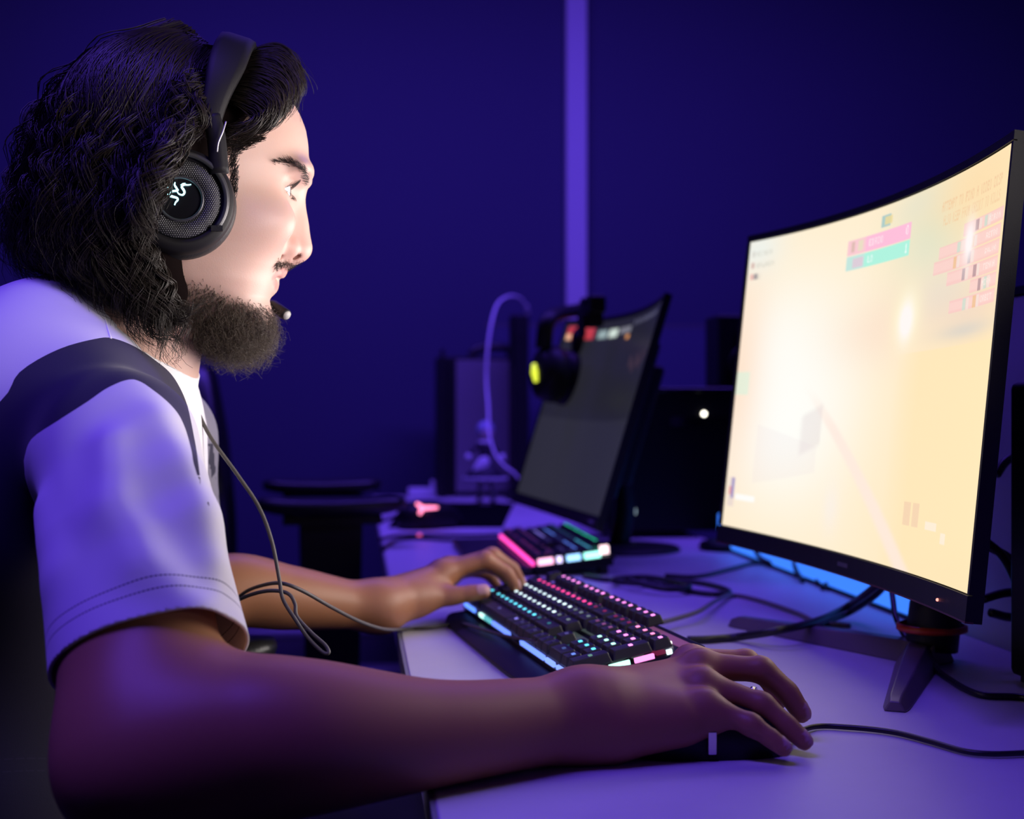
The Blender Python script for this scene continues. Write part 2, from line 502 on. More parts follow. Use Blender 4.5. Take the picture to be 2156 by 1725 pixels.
    for s in (0.71, 0.745): rect(s, s + 0.027, 0.825, 0.885, lin(244, 210, 176), 0.8)
    rect(0.80, 0.845, 0.865, 0.885, lin(255, 240, 224), 0.7); rect(0.865, 0.885, 0.885, 0.91, lin(255, 240, 224), 0.7)
    rect(0.0, 0.05, 0.46, 0.54, lin(214, 244, 222), 0.6)
    return img

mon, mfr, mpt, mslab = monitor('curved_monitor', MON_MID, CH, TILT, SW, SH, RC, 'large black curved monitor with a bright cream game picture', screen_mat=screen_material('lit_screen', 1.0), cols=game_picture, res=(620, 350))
# maker's mark and power light on the chin
m = MB(); mslab(m, -0.012, 0.012, -SH / 2 - 0.0125, -SH / 2 - 0.0085, 0.0025, 0.0029, 4)
m.build('maker_mark', mat('mark_grey', (0.10, 0.09, 0.10), 0.4), mon)
m = MB(); m.ball(mpt(0.235, -SH / 2 - 0.0125, 0.003), 0.0013, 8)
tag(m.build('power_light', glow('red_led', (1.0, 0.25, 0.2), 2.5), mon), 'small red power light')
m = MB(); mslab(m, -SW / 2 - 0.006, SW / 2 + 0.006, -SH / 2 - 0.0212, -SH / 2 - 0.0198, -0.004, 0.0028)
tag(m.build('lower_lip', mat('dull_red_lip', (0.10, 0.02, 0.025), 0.4), mon), 'thin dull red lip under the chin')
# stand: neck, red ring and two splayed feet
J = on_z(1936, 1392, DESK)
m = MB()
top = mpt(0, -0.05, -0.055)
m.tube(smooth_path([J + [0.012, 0.003, 0.012], J + [0.018, 0.004, 0.06], (J + top) / 2 + [0.03, 0.006, 0], top + [0.004, 0, 0.0]], 6), [0.03] * 6 + [0.027] * 13, 14, flat=0.8)
m.build('neck', M['black'], mon)
m = MB(); m.lathe([(0.030, 0), (0.033, 0.001), (0.033, 0.006), (0.030, 0.007)], 28, at=J + [0.013, 0.004, 0.028])
tag(m.build('collar_ring', M['red'], mon), 'red ring round the foot of the neck')
def foot(tip, w0, w1):
    d = tip - J; d[2] = 0; L = np.linalg.norm(d); fr = rot_to(d)
    m = MB()
    poly_v = []
    for x, w, h in ((-0.025, w0, 0.020), (0.04, w0 * 0.95, 0.018), (L - 0.012, w1, 0.012), (L, w1 * 0.8, 0.008)):
        poly_v += [(x, -w / 2, 0), (x, w / 2, 0), (x, w * 0.22, h), (x, -w * 0.22, h)]
    f = []
    for i in range(3):
        for k in range(4):
            f.append((i * 4 + k, i * 4 + (k + 1) % 4, i * 4 + 4 + (k + 1) % 4, i * 4 + 4 + k))
    f += [(3, 2, 1, 0), (12, 13, 14, 15)]
    m.add(poly_v, f, 0, False, fr, (J[0], J[1], DESK + 0.0002))
    return m.build('foot', M['foot'], mon, bevel=0.0015)
M['foot'] = mat('satin_foot', (0.15, 0.115, 0.125), 0.36)
foot(on_z(1884, 1500, DESK), 0.042, 0.022)
foot(on_z(1545, 1318, DESK), 0.042, 0.026)

# ------------------------------------------------------------------ keyboards
UNIT, ROW = 0.0192, 0.0183
LAYOUT = []   # (x0, row, width, height) in key units from the left front
def _row(r, x, ws):
    for w in ws:
        if w < 0: x += -w; continue
        LAYOUT.append((x, r, w, 1)); x += w
_row(0, 0, [1.25, 1.25, 1.25, 6.25, 1.25, 1.25, 1.25, 1.25, -0.25, 1, 1, 1])
_row(1, 0, [2.25] + [1] * 10 + [2.75, -1.25, 1])
_row(2, 0, [1.75] + [1] * 11 + [2.25])
_row(3, 0, [1.5] + [1] * 12 + [1.5, -0.25, 1, 1, 1])
_row(4, 0, [1] * 13 + [2, -0.25, 1, 1, 1])
_row(5.3, 0, [1, -1, 1, 1, 1, 1, -0.5, 1, 1, 1, 1, -0.5, 1, 1, 1, 1, -0.25, 1, 1, 1])
LAYOUT += [(18.5, 0, 2, 1), (20.5, 0, 1, 1)] + [(18.5 + i, 1, 1, 1) for i in range(3)] + [(18.5 + i, 2, 1, 1) for i in range(3)] + [(18.5 + i, 3, 1, 1) for i in range(3)] + [(18.5 + i, 4, 1, 1) for i in range(4)] + [(21.5, 0, 1, 2), (21.5, 2, 1, 2)]

def obj_glow_material(name, strength):
    m = mat(name, (0.02, 0.02, 0.02), 0.5)
    nt = m.node_tree
    oi = nt.nodes.new('ShaderNodeObjectInfo')
    nt.links.new(oi.outputs['Color'], nt.nodes['Principled BSDF'].inputs['Emission Color'])
    nt.nodes['Principled BSDF'].inputs['Emission Strength'].default_value = strength
    return m
M['legend'] = obj_glow_material('key_legend_glow', 2.0)
M['keycap'] = mat('black_keycap', (0.022, 0.021, 0.023), 0.5, bump=0.15, nscale=1500)

_cap = {}
def cap_mesh(w, h):
    if (w, h) in _cap: return _cap[w, h]
    m = MB()
    W, D, H = w * UNIT - 0.0012, h * ROW - 0.0010, 0.0085
    tw, td = W - 0.0052, D - 0.0046
    def ring(a, b, z, oy=0, n=5, r=0.0016):
        out = []
        for cx, cy, a0 in ((a / 2 - r, b / 2 - r, 0), (-a / 2 + r, b / 2 - r, 1), (-a / 2 + r, -b / 2 + r, 2), (a / 2 - r, -b / 2 + r, 3)):
            for k in range(n):
                w_ = (a0 + k / (n - 1)) * math.pi / 2
                out.append((cx + r * math.cos(w_), cy + r * math.sin(w_) + oy, z))
        return out
    rings = [ring(W, D, 0), ring(W, D, 0.0012), ring(tw + 0.001, td + 0.001, H - 0.0007, 0.0006), ring(tw, td, H, 0.0006), ring(tw * 0.6, td * 0.6, H - 0.0006, 0.0006)]
    n = len(rings[0]); v = sum(rings, []); f = []
    for i in range(4):
        for k in range(n): f.append((i * n + k, i * n + (k + 1) % n, (i + 1) * n + (k + 1) % n, (i + 1) * n + k))
    f.append(tuple(range(4 * n, 5 * n))); f.append(tuple(range(n - 1, -1, -1)))
    m.add(v, f, 0, False)
    # glowing legend on the back half of the top
    lw, ld, ly = 0.0042, 0.0030, 0.0020
    m.box((0, ly, H - 0.0003), (lw, ld, 0.0010), 1)
    me = m.mesh('keycap'); me.materials.append(M['keycap']); me.materials.append(M['legend'])
    _cap[w, h] = me
    return me

KB_W, KB_D = 22.5 * UNIT, 6.3 * ROW
def strip(e, fr, o, c, s, color, strength, name='led_strip'):
    m = MB(); m.box(c, s, fr=fr, at=o)
    return m.build(name, glow('kb_glow', color, strength), e)

# near keyboard, its plate rising towards the monitor on the back feet
K0 = np.array([-0.0532, 1.5277, 0.7560]); KY, KT = 0.2445, 0.20
ku = np.array([math.sin(KY), -math.cos(KY), 0]); kv = np.array([math.cos(KY) * math.cos(KT), math.sin(KY) * math.cos(KT), math.sin(KT)])
KF = np.stack([ku, kv, np.cross(ku, kv)], 1)
kb = empty('keyboard', (K0 + ku * KB_W / 2 + np.array([0, 0, DESK - K0[2]])), 'black keyboard with rainbow lit keys under the left hand of the man', 'keyboard')
m = MB()
m.box((KB_W / 2, KB_D / 2, -0.004), (KB_W + 0.006, KB_D + 0.006, 0.006), fr=KF, at=K0)
m.build('top_plate', M['black_metal'], kb, bevel=0.001)
# body under the plate, with a lip that slopes down to the desk on the sitter's side
sec = [(-0.003, -0.007), (KB_D + 0.003, -0.007), (KB_D + 0.003, -0.020), (0.02, -0.0185), (-0.034, -0.0095 + 0.0)]
kvh = np.array([math.cos(KY), math.sin(KY), 0])
v, f = [], []
pts2 = [(-0.003, 0.0), (KB_D + 0.003, 0.0), (KB_D + 0.003, -0.012)]
for s in np.linspace(-0.004, KB_W + 0.004, 18):
    rr = 0.034 * (1 - 0.35 * abs(2 * s / KB_W - 1) ** 6)
    pb = K0 + ku * s
    ring = [pb + KF @ np.array([0, -0.003, -0.0068]), pb + KF @ np.array([0, KB_D + 0.003, -0.0068]), pb + KF @ np.array([0, KB_D + 0.003, -0.021]),
            np.append((pb + kvh * 0.03)[:2], DESK + 0.0006), np.append((pb - kvh * rr)[:2], DESK + 0.0006), np.append((pb - kvh * rr)[:2], DESK + 0.0040), np.append((pb - kvh * rr * 0.75)[:2], DESK + 0.0068)]
    v += ring
n = 7
for i in range(17):
    for k in range(n): f.append((i * n + k, i * n + (k + 1) % n, (i + 1) * n + (k + 1) % n, (i + 1) * n + k))
f += [tuple(range(n)), tuple(range(18 * n - 1, 17 * n - 1, -1))]
m = MB(); m.add(v, f); m.build('case', M['black'], kb, bevel=0.001)
for s in (0.03, KB_W - 0.03):
    m = MB(); pa = K0 + ku * s + KF @ np.array([0, KB_D - 0.012, -0.018]); m.box((0, 0, (pa[2] - DESK) / 2), (0.03, 0.012, pa[2] - DESK), fr=np.stack([ku, kvh, [0, 0, 1]], 1), at=(pa[0], pa[1], DESK + 0.0003))
    m.build('flip_foot', M['rubber'], kb)
PINK, ROSE, WHITE, CYAN, BLUE, VIO, MINT, TEAL = (1.0, 0.28, 0.85), (1.0, 0.06, 0.30), (0.75, 0.97, 1.0), (0.12, 0.75, 0.95), (0.18, 0.32, 1.0), (0.30, 0.26, 1.0), (0.45, 1.0, 0.80), (0.03, 0.55, 0.62)
def key_color(x, r):
    if r > 5: return PINK
    if x > 18.2:
        return {0: BLUE, 1: CYAN, 2: MINT, 3: PINK, 4: (0.9, 0.25, 0.5)}[int(r)] if x < 21.2 else MINT if r < 2 else PINK
    if x > 14.9:
        return {0: VIO, 1: VIO, 3: PINK, 4: ROSE}[int(r)]
    return {0: VIO, 1: CYAN, 2: WHITE, 3: WHITE, 4: ROSE}[int(r)]
order = sorted(LAYOUT, key=lambda q: -q[0])
dim = random.Random(3)
rest = MB()
for i, (x, r, w, h) in enumerate(order):
    c = np.array([(x + w / 2) * UNIT, (r + h / 2) * ROW, 0.0045 + (0.0012 if r > 5 else 0)])
    if i < 100:
        o = bpy.data.objects.new('keycap', cap_mesh(w, h))
        C.objects.link(o)
        o.parent = kb
        mw = Matrix([list(KF[0]) + [0], list(KF[1]) + [0], list(KF[2]) + [0], [0, 0, 0, 1]])
        mw.translation = Vector(K0 + KF @ c)
        o.matrix_parent_inverse = Matrix.Translation(-kb.location)
        o.matrix_basis = mw
        k = dim.choice([1.0, 1.0, 0.8, 0.9]) if r not in (0,) else dim.choice([0.25, 0.5, 0.15])
        if 11 < x < 18.2 and r < 5: k *= 0.12
        o.color = (*[q * k for q in key_color(x, r)], 1)
    else:
        me = cap_mesh(w, h)
        rest.add([K0 + KF @ (np.array(vv.co) + c) for vv in me.vertices], [tuple(p.vertices) for p in me.polygons])
if rest.v:
    tag(rest.build('keycap', M['keycap'], kb), kind='stuff')
# light leaking between the keys and out of the edges of the plate
for r, col, k in ((0, VIO, .10), (1, CYAN, .06), (2, WHITE, .06), (3, WHITE, .06), (4, ROSE, .14), (5.3, PINK, .18)):
    strip(kb, KF, K0, (KB_W / 2, (r + 0.5) * ROW, -0.0006), (KB_W - 0.01, 0.011, 0.0006), col, k)
for s0, s1, col, k in ((0.004, 0.055, (0.10, 0.25, 1.0), 1.8), (0.082, 0.105, (0.55, 1.0, 0.9), 1.6), (0.105, 0.135, (0.15, 0.7, 0.75), 0.8), (0.142, 0.215, (0.14, 0.25, 1.0), 1.6), (0.262, 0.345, (0.14, 0.25, 1.0), 1.8), (0.352, 0.378, (0.2, 0.32, 1.0), 1.6), (0.388, 0.425, (0.2, 0.32, 1.0), 1.6)):
    strip(kb, KF, K0, ((s0 + s1) / 2, -0.0012, 0.0012), (s1 - s0, 0.003, 0.004), col, k, 'edge_light')
for r0, r1, col, k in ((0.12, 0.9, (0.35, 0.62, 1.0), 2.2), (1.02, 1.3, TEAL, 1.0), (1.75, 2.75, (0.45, 1.0, 0.78), 2.0), (3.0, 3.95, (1.0, 0.25, 0.7), 2.0), (4.6, 4.85, WHITE, 1.5)):
    strip(kb, KF, K0, (KB_W + 0.0005, (r0 + r1) / 2 * ROW, 0.0012), (0.003, (r1 - r0) * ROW, 0.004), col, k, 'edge_light')
strip(kb, KF, K0, (17.9 * UNIT, 2.5 * ROW, -0.0004), (1.2 * UNIT, 0.9 * ROW, 0.0012), (0.8, 0.92, 1.0), 1.2, 'edge_light')
strip(kb, KF, K0, (18.0 * UNIT, 3.02 * ROW, 0.0014), (0.5 * UNIT, 0.25 * ROW, 0.004), (1.0, 0.5, 0.7), 1.5, 'edge_light')
for s in (20.1, 20.9):
    strip(kb, KF, K0, (s * UNIT, 5.4 * ROW, 0.001), (0.006, 0.0022, 0.002), (1, 0.95, 0.95), 2.0, 'indicator_light')

# far keyboard on the back desk
F0 = on_z(1056, 1130, 0.756); F1 = on_z(1121, 1186, 0.756)
fu = F1 - F0; fu[2] = 0; fu /= np.linalg.norm(fu)
fvh = np.array([-fu[1], fu[0], 0]); 
if fvh[0] < 0: fvh = -fvh
fk = np.array([fvh[0] * math.cos(0.12), fvh[1] * math.cos(0.12), math.sin(0.12)])
FF = np.stack([fu, fk, np.cross(fu, fk)], 1)
fkb = empty('keyboard', F0 + fu * KB_W / 2 + np.array([0, 0, DESK - F0[2]]), 'small looking black keyboard with pink and green edge lights on the back desk', 'keyboard')
m = MB(); m.box((KB_W / 2, KB_D / 2, -0.004), (KB_W + 0.006, KB_D + 0.006, 0.006), fr=FF, at=F0); m.build('top_plate', M['black_metal'], fkb, bevel=0.001)
m = MB(); m.box((KB_W / 2, KB_D / 2, -0.0115), (KB_W, KB_D, 0.009), fr=FF, at=F0); m.build('case', M['black'], fkb, bevel=0.002)
m = MB(); m.box((KB_W / 2, -0.045, -0.0085), (KB_W + 0.006, 0.085, 0.012), fr=np.stack([fu, fvh, [0, 0, 1]], 1), at=F0); m.build('palm_rest', M['leather'], fkb, bevel=0.004)
for s in (0.03, KB_W - 0.03):
    m = MB(); pa = F0 + fu * s + FF @ np.array([0, KB_D - 0.012, -0.016]); m.box((0, 0, (pa[2] - DESK) / 2), (0.03, 0.012, pa[2] - DESK), fr=np.stack([fu, fvh, [0, 0, 1]], 1), at=(pa[0], pa[1], DESK + 0.0003))
    m.build('flip_foot', M['rubber'], fkb)
def fcol(x, r):
    t = r / 5.3
    return tuple(np.array((0.9, 0.1, 0.55)) * max(0, 1 - 2.2 * t) + np.array((0.12, 0.25, 1.0)) * max(0, 1 - abs(t - 0.5) * 2.6) + np.array((0.03, 0.65, 0.40)) * max(0, 2.4 * (t - 0.58)))
for i, (x, r, w, h) in enumerate(sorted(LAYOUT, key=lambda q: -q[0])[:100]):
    c = np.array([(x + w / 2) * UNIT, (r + h / 2) * ROW, 0.0045])
    o = bpy.data.objects.new('keycap', cap_mesh(w, h)); C.objects.link(o); o.parent = fkb
    mw = Matrix([list(FF[0]) + [0], list(FF[1]) + [0], list(FF[2]) + [0], [0, 0, 0, 1]]); mw.translation = Vector(F0 + FF @ c)
    o.matrix_parent_inverse = Matrix.Translation(-fkb.location); o.matrix_basis = mw
    k = 0.9 if (4 < x < 10 and r in (2, 3)) or r > 4 or (x > 15 and r in (3, 4)) else 0.12
    o.color = (*[q * k for q in fcol(x, r)], 1)
strip(fkb, FF, F0, (KB_W / 2, 5.2 * ROW, -0.0006), (KB_W - 0.02, 0.03, 0.0006), (0.01, 0.35, 0.22), 0.35)
strip(fkb, FF, F0, (KB_W / 2, 0.6 * ROW, -0.0006), (KB_W - 0.02, 0.02, 0.0006), (0.6, 0.02, 0.3), 0.2)
for s0, s1 in ((0.0, 0.06), (0.075, 0.105), (0.12, KB_W)):
    strip(fkb, FF, F0, ((s0 + s1) / 2, -0.0015, 0.0012), (s1 - s0, 0.004, 0.005), (1.0, 0.06, 0.45), 2.0, 'edge_light')
for r0, r1, col in ((0.3, 1.5, (1.0, 0.45, 0.7)), (1.8, 2.2, (0.7, 0.6, 1.0)), (2.6, 3.7, (0.3, 0.6, 1.0)), (4.0, 5.3, (0.35, 1.0, 0.85))):
    strip(fkb, FF, F0, (KB_W + 0.001, (r0 + r1) / 2 * ROW, 0.003), (0.004, (r1 - r0) * ROW, 0.009), col, 2.2, 'edge_light')
strip(fkb, FF, F0, (KB_W - 0.004, 5.7 * ROW, 0.008), (0.011, 0.012, 0.012), (1.0, 0.7, 0.75), 2.0, 'volume_knob')

# ------------------------------------------------------------------ mouse under the right hand
mo = empty('computer_mouse', on_z(1560, 1560, DESK), 'black computer mouse under the right hand of the man', 'mouse')
def mouse_shape(m, o, fr, L=0.122, W=0.064, H=0.038, n=18, mi=0):
    v, f = [], []
    for i in range(n + 1):
        x = -1 + 2 * i / n
        ww = W / 2 * (1 - abs(x) ** 3.2) ** 0.5 * (0.93 + 0.10 * x * x) + 0.001
        hh = H * (1 - abs((x + 0.12) / 1.16) ** 2.4) ** 0.7 + 0.002 if abs((x + 0.12) / 1.16) < 1 else 0.002
        for k in range(13):
            a = math.pi * k / 12
            v.append((x * L / 2, -ww * math.copysign(abs(math.cos(a)) ** 0.6, math.cos(a)), 0.0006 + hh * math.sin(a) ** 0.62 if k not in (0, 12) else 0.0006))
    for i in range(n):
        for k in range(12): f.append((i * 13 + k, i * 13 + k + 1, i * 13 + 14 + k, i * 13 + 13 + k))
        f.append((i * 13 + 12, i * 13, i * 13 + 13, i * 13 + 25))
    f += [tuple(range(13)), tuple(range((n + 1) * 13 - 1, n * 13 - 1, -1))]
    return m.add(v, f, mi, True, fr, o)
MF = rot_to((0.995, 0.10, 0))
MO = np.array([0.136, 0.938, DESK])
m = mouse_shape(MB(), MO, MF, H=0.034); m.build('shell', M['black'], mo)
m = MB(); m.box((-0.003, -0.0326, 0.013), (0.006, 0.003, 0.016), fr=MF, at=MO); tag(m.build('side_stripe', M['silver'], mo, bevel=0.0008), 'pale stripe on the side of the mouse')
m = MB(); m.lathe([(0.009, -0.0035), (0.011, -0.002), (0.011, 0.002), (0.009, 0.0035)], 20, fr=MF @ np.array([[1, 0, 0], [0, 0, -1], [0, 1, 0]]), at=MO + MF @ np.array([0.034, 0, 0.027]))
m.build('scroll_wheel', M['rubber'], mo)
cable('cord', [MO + MF @ np.array([0.058, 0, 0.006])] + [on_z(x, y, DESK + 0.003) for x, y in ((1712, 1531), (1790, 1532), (1880, 1542), (1960, 1562), (2030, 1582), (2090, 1588), (2160, 1586), (2260, 1584))] + [DP(0.02, 0.47, DESK + 0.003), DP(0.08, 0.53, DESK + 0.003), DP(0.20, 0.56, DESK + 0.003)], 0.0021, M['rubber'], parent=mo)

# ------------------------------------------------------------------ far mouse with a pink lit mark
fmc = on_z(905, 1112, DESK)
fm = empty('computer_mouse', fmc, 'black computer mouse with a glowing pink three armed mark on the back desk', 'mouse')
fmf = rot_to((0.75, 0.60, 0))
FMS = 1.15
m = mouse_shape(MB(), fmc + np.array([0, 0, 0.0028]), fmf, 0.145, 0.085, 0.052); m.build('shell', M['black'], fm)
m = MB()
lc = P(890, 1070, 2.635)
lx, lz = np.array([1.0, 0, 0.0]), np.array([0, -0.35, 0.94])
for a, L_ in ((140, 0.016), (2, 0.030), (242, 0.026)):
    dr = lx * math.cos(math.radians(a)) + lz * math.sin(math.radians(a))
    m.tube([lc, lc + dr * L_ * 0.5, lc + dr * L_], [0.0042, 0.0036, 0.0026], 8)
tag(m.build('lit_mark', glow('pink_mark', (1.0, 0.22, 0.42), 2.5), fm), 'glowing pink three armed mark')
m = MB(); m.ball(on_z(883, 1128, DESK + 0.005), 0.0045, 8); m.build('pink_dot', glow('pink_dot_glow', (1.0, 0.12, 0.4), 0.8), fm)  # small pink emissive dot low beside the mouse
mp = MB(); q = [on_z(x, y, DESK) for x, y in ((818, 1112), (1058, 1112), (1082, 1062), (850, 1058))]
mp.add([tuple(p + [0, 0, 0.0002]) for p in q] + [tuple(p + [0, 0, 0.0026]) for p in q], [(3, 2, 1, 0), (4, 5, 6, 7), (0, 1, 5, 4), (1, 2, 6, 5), (2, 3, 7, 6), (3, 0, 4, 7)])
tag(mp.build('mouse_pad', mat('mouse_pad_cloth', (0.006, 0.006, 0.008), 1.0, spec=0.0, bump=0.3, nscale=800), None), 'flat black mouse pad under the far mouse', 'mouse pad')

# ------------------------------------------------------------------ dark curved monitor on the back desk
def far_picture(S, T):
    img = np.zeros(S.shape + (3,)) + lin(38, 38, 44)
    img *= (0.75 + 0.35 * (T > 0.55) + 0.2 * np.exp(-((S - 0.2) / 0.3) ** 2))[..., None]
    def rect(s0, s1, t0, t1, c):
        m = (S >= s0) & (S < s1) & (T >= t0) & (T < t1); img[m] = np.array(c)
    rect(0.02, 0.24, 0.02, 0.10, lin(190, 60, 70)); rect(0.02, 0.06, 0.065, 0.10, lin(250, 190, 150)); rect(0.08, 0.12, 0.06, 0.10, lin(255, 210, 120))
    rect(0.28, 0.36, 0.05, 0.09, lin(150, 170, 170)); rect(0.38, 0.46, 0.05, 0.09, lin(210, 225, 215)); rect(0.48, 0.60, 0.055, 0.08, lin(120, 120, 130)); rect(0.56, 0.60, 0.09, 0.12, lin(220, 150, 90))
    for k in range(9): rect(0.62 + k * 0.035, 0.64 + k * 0.035, 0.03, 0.05, lin(90, 90, 110))
    for k in range(7): rect(0.70 + k * 0.03, 0.717 + k * 0.03, 0.22 + (k % 3) * 0.02, 0.27 + (k % 3) * 0.02, lin(70, 52, 56))
    return img
FA = P(1325, 850, 1.98); FB = P(1145, 864, 2.54)
fch = FA - FB; fch[2] = 0; fch /= np.linalg.norm(fch)
fmid = (FA + FB) / 2
fmon, ffr, fpt, fslab = monitor('curved_monitor', fmid, fch, math.radians(17), 0.60, 0.338, 1.5, 'dark curved monitor on the back desk with a headset hung on its corner', screen_mat=screen_material('dim_screen', 1.0), cols=far_picture, res=(160, 90))
m = MB(); fslab(m, 0.20, 0.25, -0.338 / 2 - 0.013, -0.338 / 2 - 0.009, 0.0025, 0.003, 3); m.build('maker_mark', mat('mark_pale', (0.35, 0.35, 0.36), 0.4), fmon)
fb = fpt(0, -0.05, -0.055); fj = np.array([fb[0] - 0.0, fb[1], DESK])
m = MB(); m.tube(smooth_path([fj + [0, 0, 0.01], fj + [0.01, 0, 0.08], fb], 6), 0.026, 12, flat=0.7); m.build('neck', M['black'], fmon)
m = MB(); m.lathe([(0.002, 0.012), (0.03, 0.012), (0.10, 0.007), (0.105, 0.003), (0.105, 0.0003), (0.002, 0.0003)], 32, at=fj); m.build('foot', M['black'], fmon)

# webcam on the far monitor
wc = P(1248, 643, 2.31)
e = empty('webcam', wc, 'small black webcam clipped on top of the dark monitor', 'webcam')
wf = rot_to((fch[0], fch[1], 0))
m = MB(); m.box((0, 0, 0), (0.075, 0.03, 0.032), fr=wf, at=wc); m.build('body', M['black'], e, bevel=0.006)
m = MB(); m.lathe([(0.0005, 0.019), (0.007, 0.019), (0.010, 0.016), (0.010, 0.0)], 20, fr=np.stack([fch, [0, 0, 1], ffr[:, 2]], 1), at=wc); m.build('lens', M['black_gloss'], e)
m = MB(); m.box((0, 0.0, -0.026), (0.04, 0.028, 0.025), fr=wf, at=wc); m.box((0, -0.02, -0.035), (0.04, 0.006, 0.04), fr=wf, at=wc); m.build('clip', M['black'], e, bevel=0.002)

# headset hung on the far top corner of that monitor
hc = P(1168, 788, 2.42)
e = empty('headset', hc, 'dark headset with a yellow lit mark hanging on the dark monitor', 'headset')
hb = fpt(-0.25, 0.338 / 2 + 0.015, -0.008)
for nm, o, k in (('ear_cup', np.array([-0.012, -0.02, 0]), 1), ('ear_cup', np.array([0.028, 0.05, -0.006]), -1)):
    fr = np.stack([np.array([0.2, 0.9, 0.3]) / 0.97, [0, 0, 1], [0, 0, 0]], 1)
    ax = np.array([-0.86, -0.5, 0.05]) * k; ax /= np.linalg.norm(ax)
    q = np.array([0, 0, 1.0]); q -= ax * q.dot(ax); q /= np.linalg.norm(q)
    fr = np.stack([np.cross(q, ax), q, ax], 1)
    m = MB(); v0 = len(m.v)
    m.lathe([(0.002, 0.026), (0.026, 0.025), (0.036, 0.017), (0.040, 0.004), (0.042, -0.006), (0.040, -0.020), (0.025, -0.024), (0.002, -0.018)], 28)
    m.v = [list(fr @ (np.array(p) * [1, 1.25, 1]) + hc + o) for p in m.v]
    c = m.build(nm, M['black'], e)
    if k == 1:
        g_ = MB(); g_.tube([hc + o + fr @ np.array([-0.006, 0.016, 0.0275]), hc + o + fr @ np.array([0.0, 0.0, 0.0285]), hc + o + fr @ np.array([0.004, -0.016, 0.0275])], [0.004, 0.007, 0.004], 8)
        tag(g_.build('lit_mark', glow('yellow_mark', (0.75, 0.85, 0.05), 1.3), c), 'yellow lit mark')
m = MB(); m.tube(smooth_path([hc + [-0.022, -0.03, 0.045], hc + [-0.01, -0.03, 0.10], hb + [-0.012, -0.02, 0.012], hb + [0.012, 0.01, 0.016], hb + [0.03, 0.05, -0.02], hc + [0.05, 0.06, 0.08], hc + [0.045, 0.055, 0.04]], 6), 0.010, 10, flat=1.5); m.build('headband', M['black'], e)

# ------------------------------------------------------------------ computers
def tower(label, o, fr, w, d, h, panel=None):
    e = empty('computer_case', o, label, 'computer')
    m = MB(); m.box((0, 0, h / 2 + 0.006), (w, d, h - 0.012), fr=fr, at=o); m.build('housing', M['black'], e, bevel=0.006)
    for sx in (-1, 1):
        for sy in (-1, 1):
            m = MB(); m.box((sx * (w / 2 - 0.025), sy * (d / 2 - 0.03), 0.006), (0.03, 0.04, 0.012), fr=fr, at=o); m.build('rubber_foot', M['rubber'], e)
    return e
# small black computer with a white power light, between the two monitors
to = on_z(1500, 1132, DESK); to[0] -= 0.035; to[1] += 0.12
tf = rot_to((0.9932, 0.1167, 0))
tw = tower('black computer case with a round white power light between the monitors', to, tf, 0.36, 0.24, 0.275)
m = MB(); m.box((0, 0, 0.277), (0.362, 0.245, 0.010), fr=tf, at=to); m.build('lid', M['black_gloss'], tw, bevel=0.004)
lp = to + tf @ np.array([0.005, -0.1215, 0.232])
m = MB(); m.ball(lp, 0.0042, 10); tag(m.build('power_light', glow('white_light', (1.0, 0.95, 0.8), 6.0), tw), 'round white power light')
m = MB(); m.box((0.02, -0.1205, 0.218), (0.16, 0.003, 0.018), fr=tf, at=to); m.build('drive_slot', M['black_gloss'], tw)
m = MB(); m.box((-0.128, -0.1205, 0.05), (0.006, 0.003, 0.010), fr=tf, at=to); m.build('side_light', glow('white_dot', (0.6, 0.8, 1.0), 1.0), tw)
so = to + tf @ np.array([0.115, 0.02, 0.2825])
e = empty('speaker', so, 'small black speaker standing on the black computer case', 'speaker')
m = MB(); m.box((0, 0, 0.072), (0.115, 0.10, 0.143), fr=tf, at=so); m.build('cabinet', M['black'], e, bevel=0.006)
for z, r in ((0.045, 0.036), (0.11, 0.018)):
    m = MB(); m.lathe([(0.001, 0.001), (r * 0.4, 0.003), (r * 0.8, 0.001), (r, 0.004), (r * 1.05, 0.0)], 24, fr=tf @ np.array([[1, 0, 0], [0, 0, -1], [0, 1, 0]]), at=so + tf @ np.array([0, -0.0500, z])); m.build('driver_cone', M['rubber'], e)

# tower with a grey side panel near the back wall
to = on_z(1000, 1047, DESK); tf = rot_to((0.9932, 0.1167, 0))
tw = tower('tall computer case with a grey side panel at the back by the wall', to + np.array([0.0, 0.06, 0]), tf, 0.205, 0.13, 0.385)
fo = to + np.array([0, 0.06, 0])
m = MB(); m.box((0.018, -0.0665, 0.195), (0.155, 0.004, 0.36), fr=tf, at=fo); tag(m.build('side_panel', M['panel_grey'], tw, bevel=0.001), 'plain grey side panel')
m = MB(); m.box((-0.098, -0.01, 0.192), (0.022, 0.16, 0.384), fr=tf, at=fo); m.box((-0.094, -0.02, 0.392), (0.008, 0.05, 0.03), fr=tf, at=fo); m.build('front_panel', M['black'], tw, bevel=0.003)
m = MB(); m.tube(smooth_path([fo + tf @ np.array([x, -0.03, z]) for x, z in ((-0.015, 0.384), (0.0, 0.405), (0.04, 0.412), (0.085, 0.408), (0.10, 0.384))], 5), 0.007, 8, flat=1.8); m.build('carry_strap', M['leather'], tw)
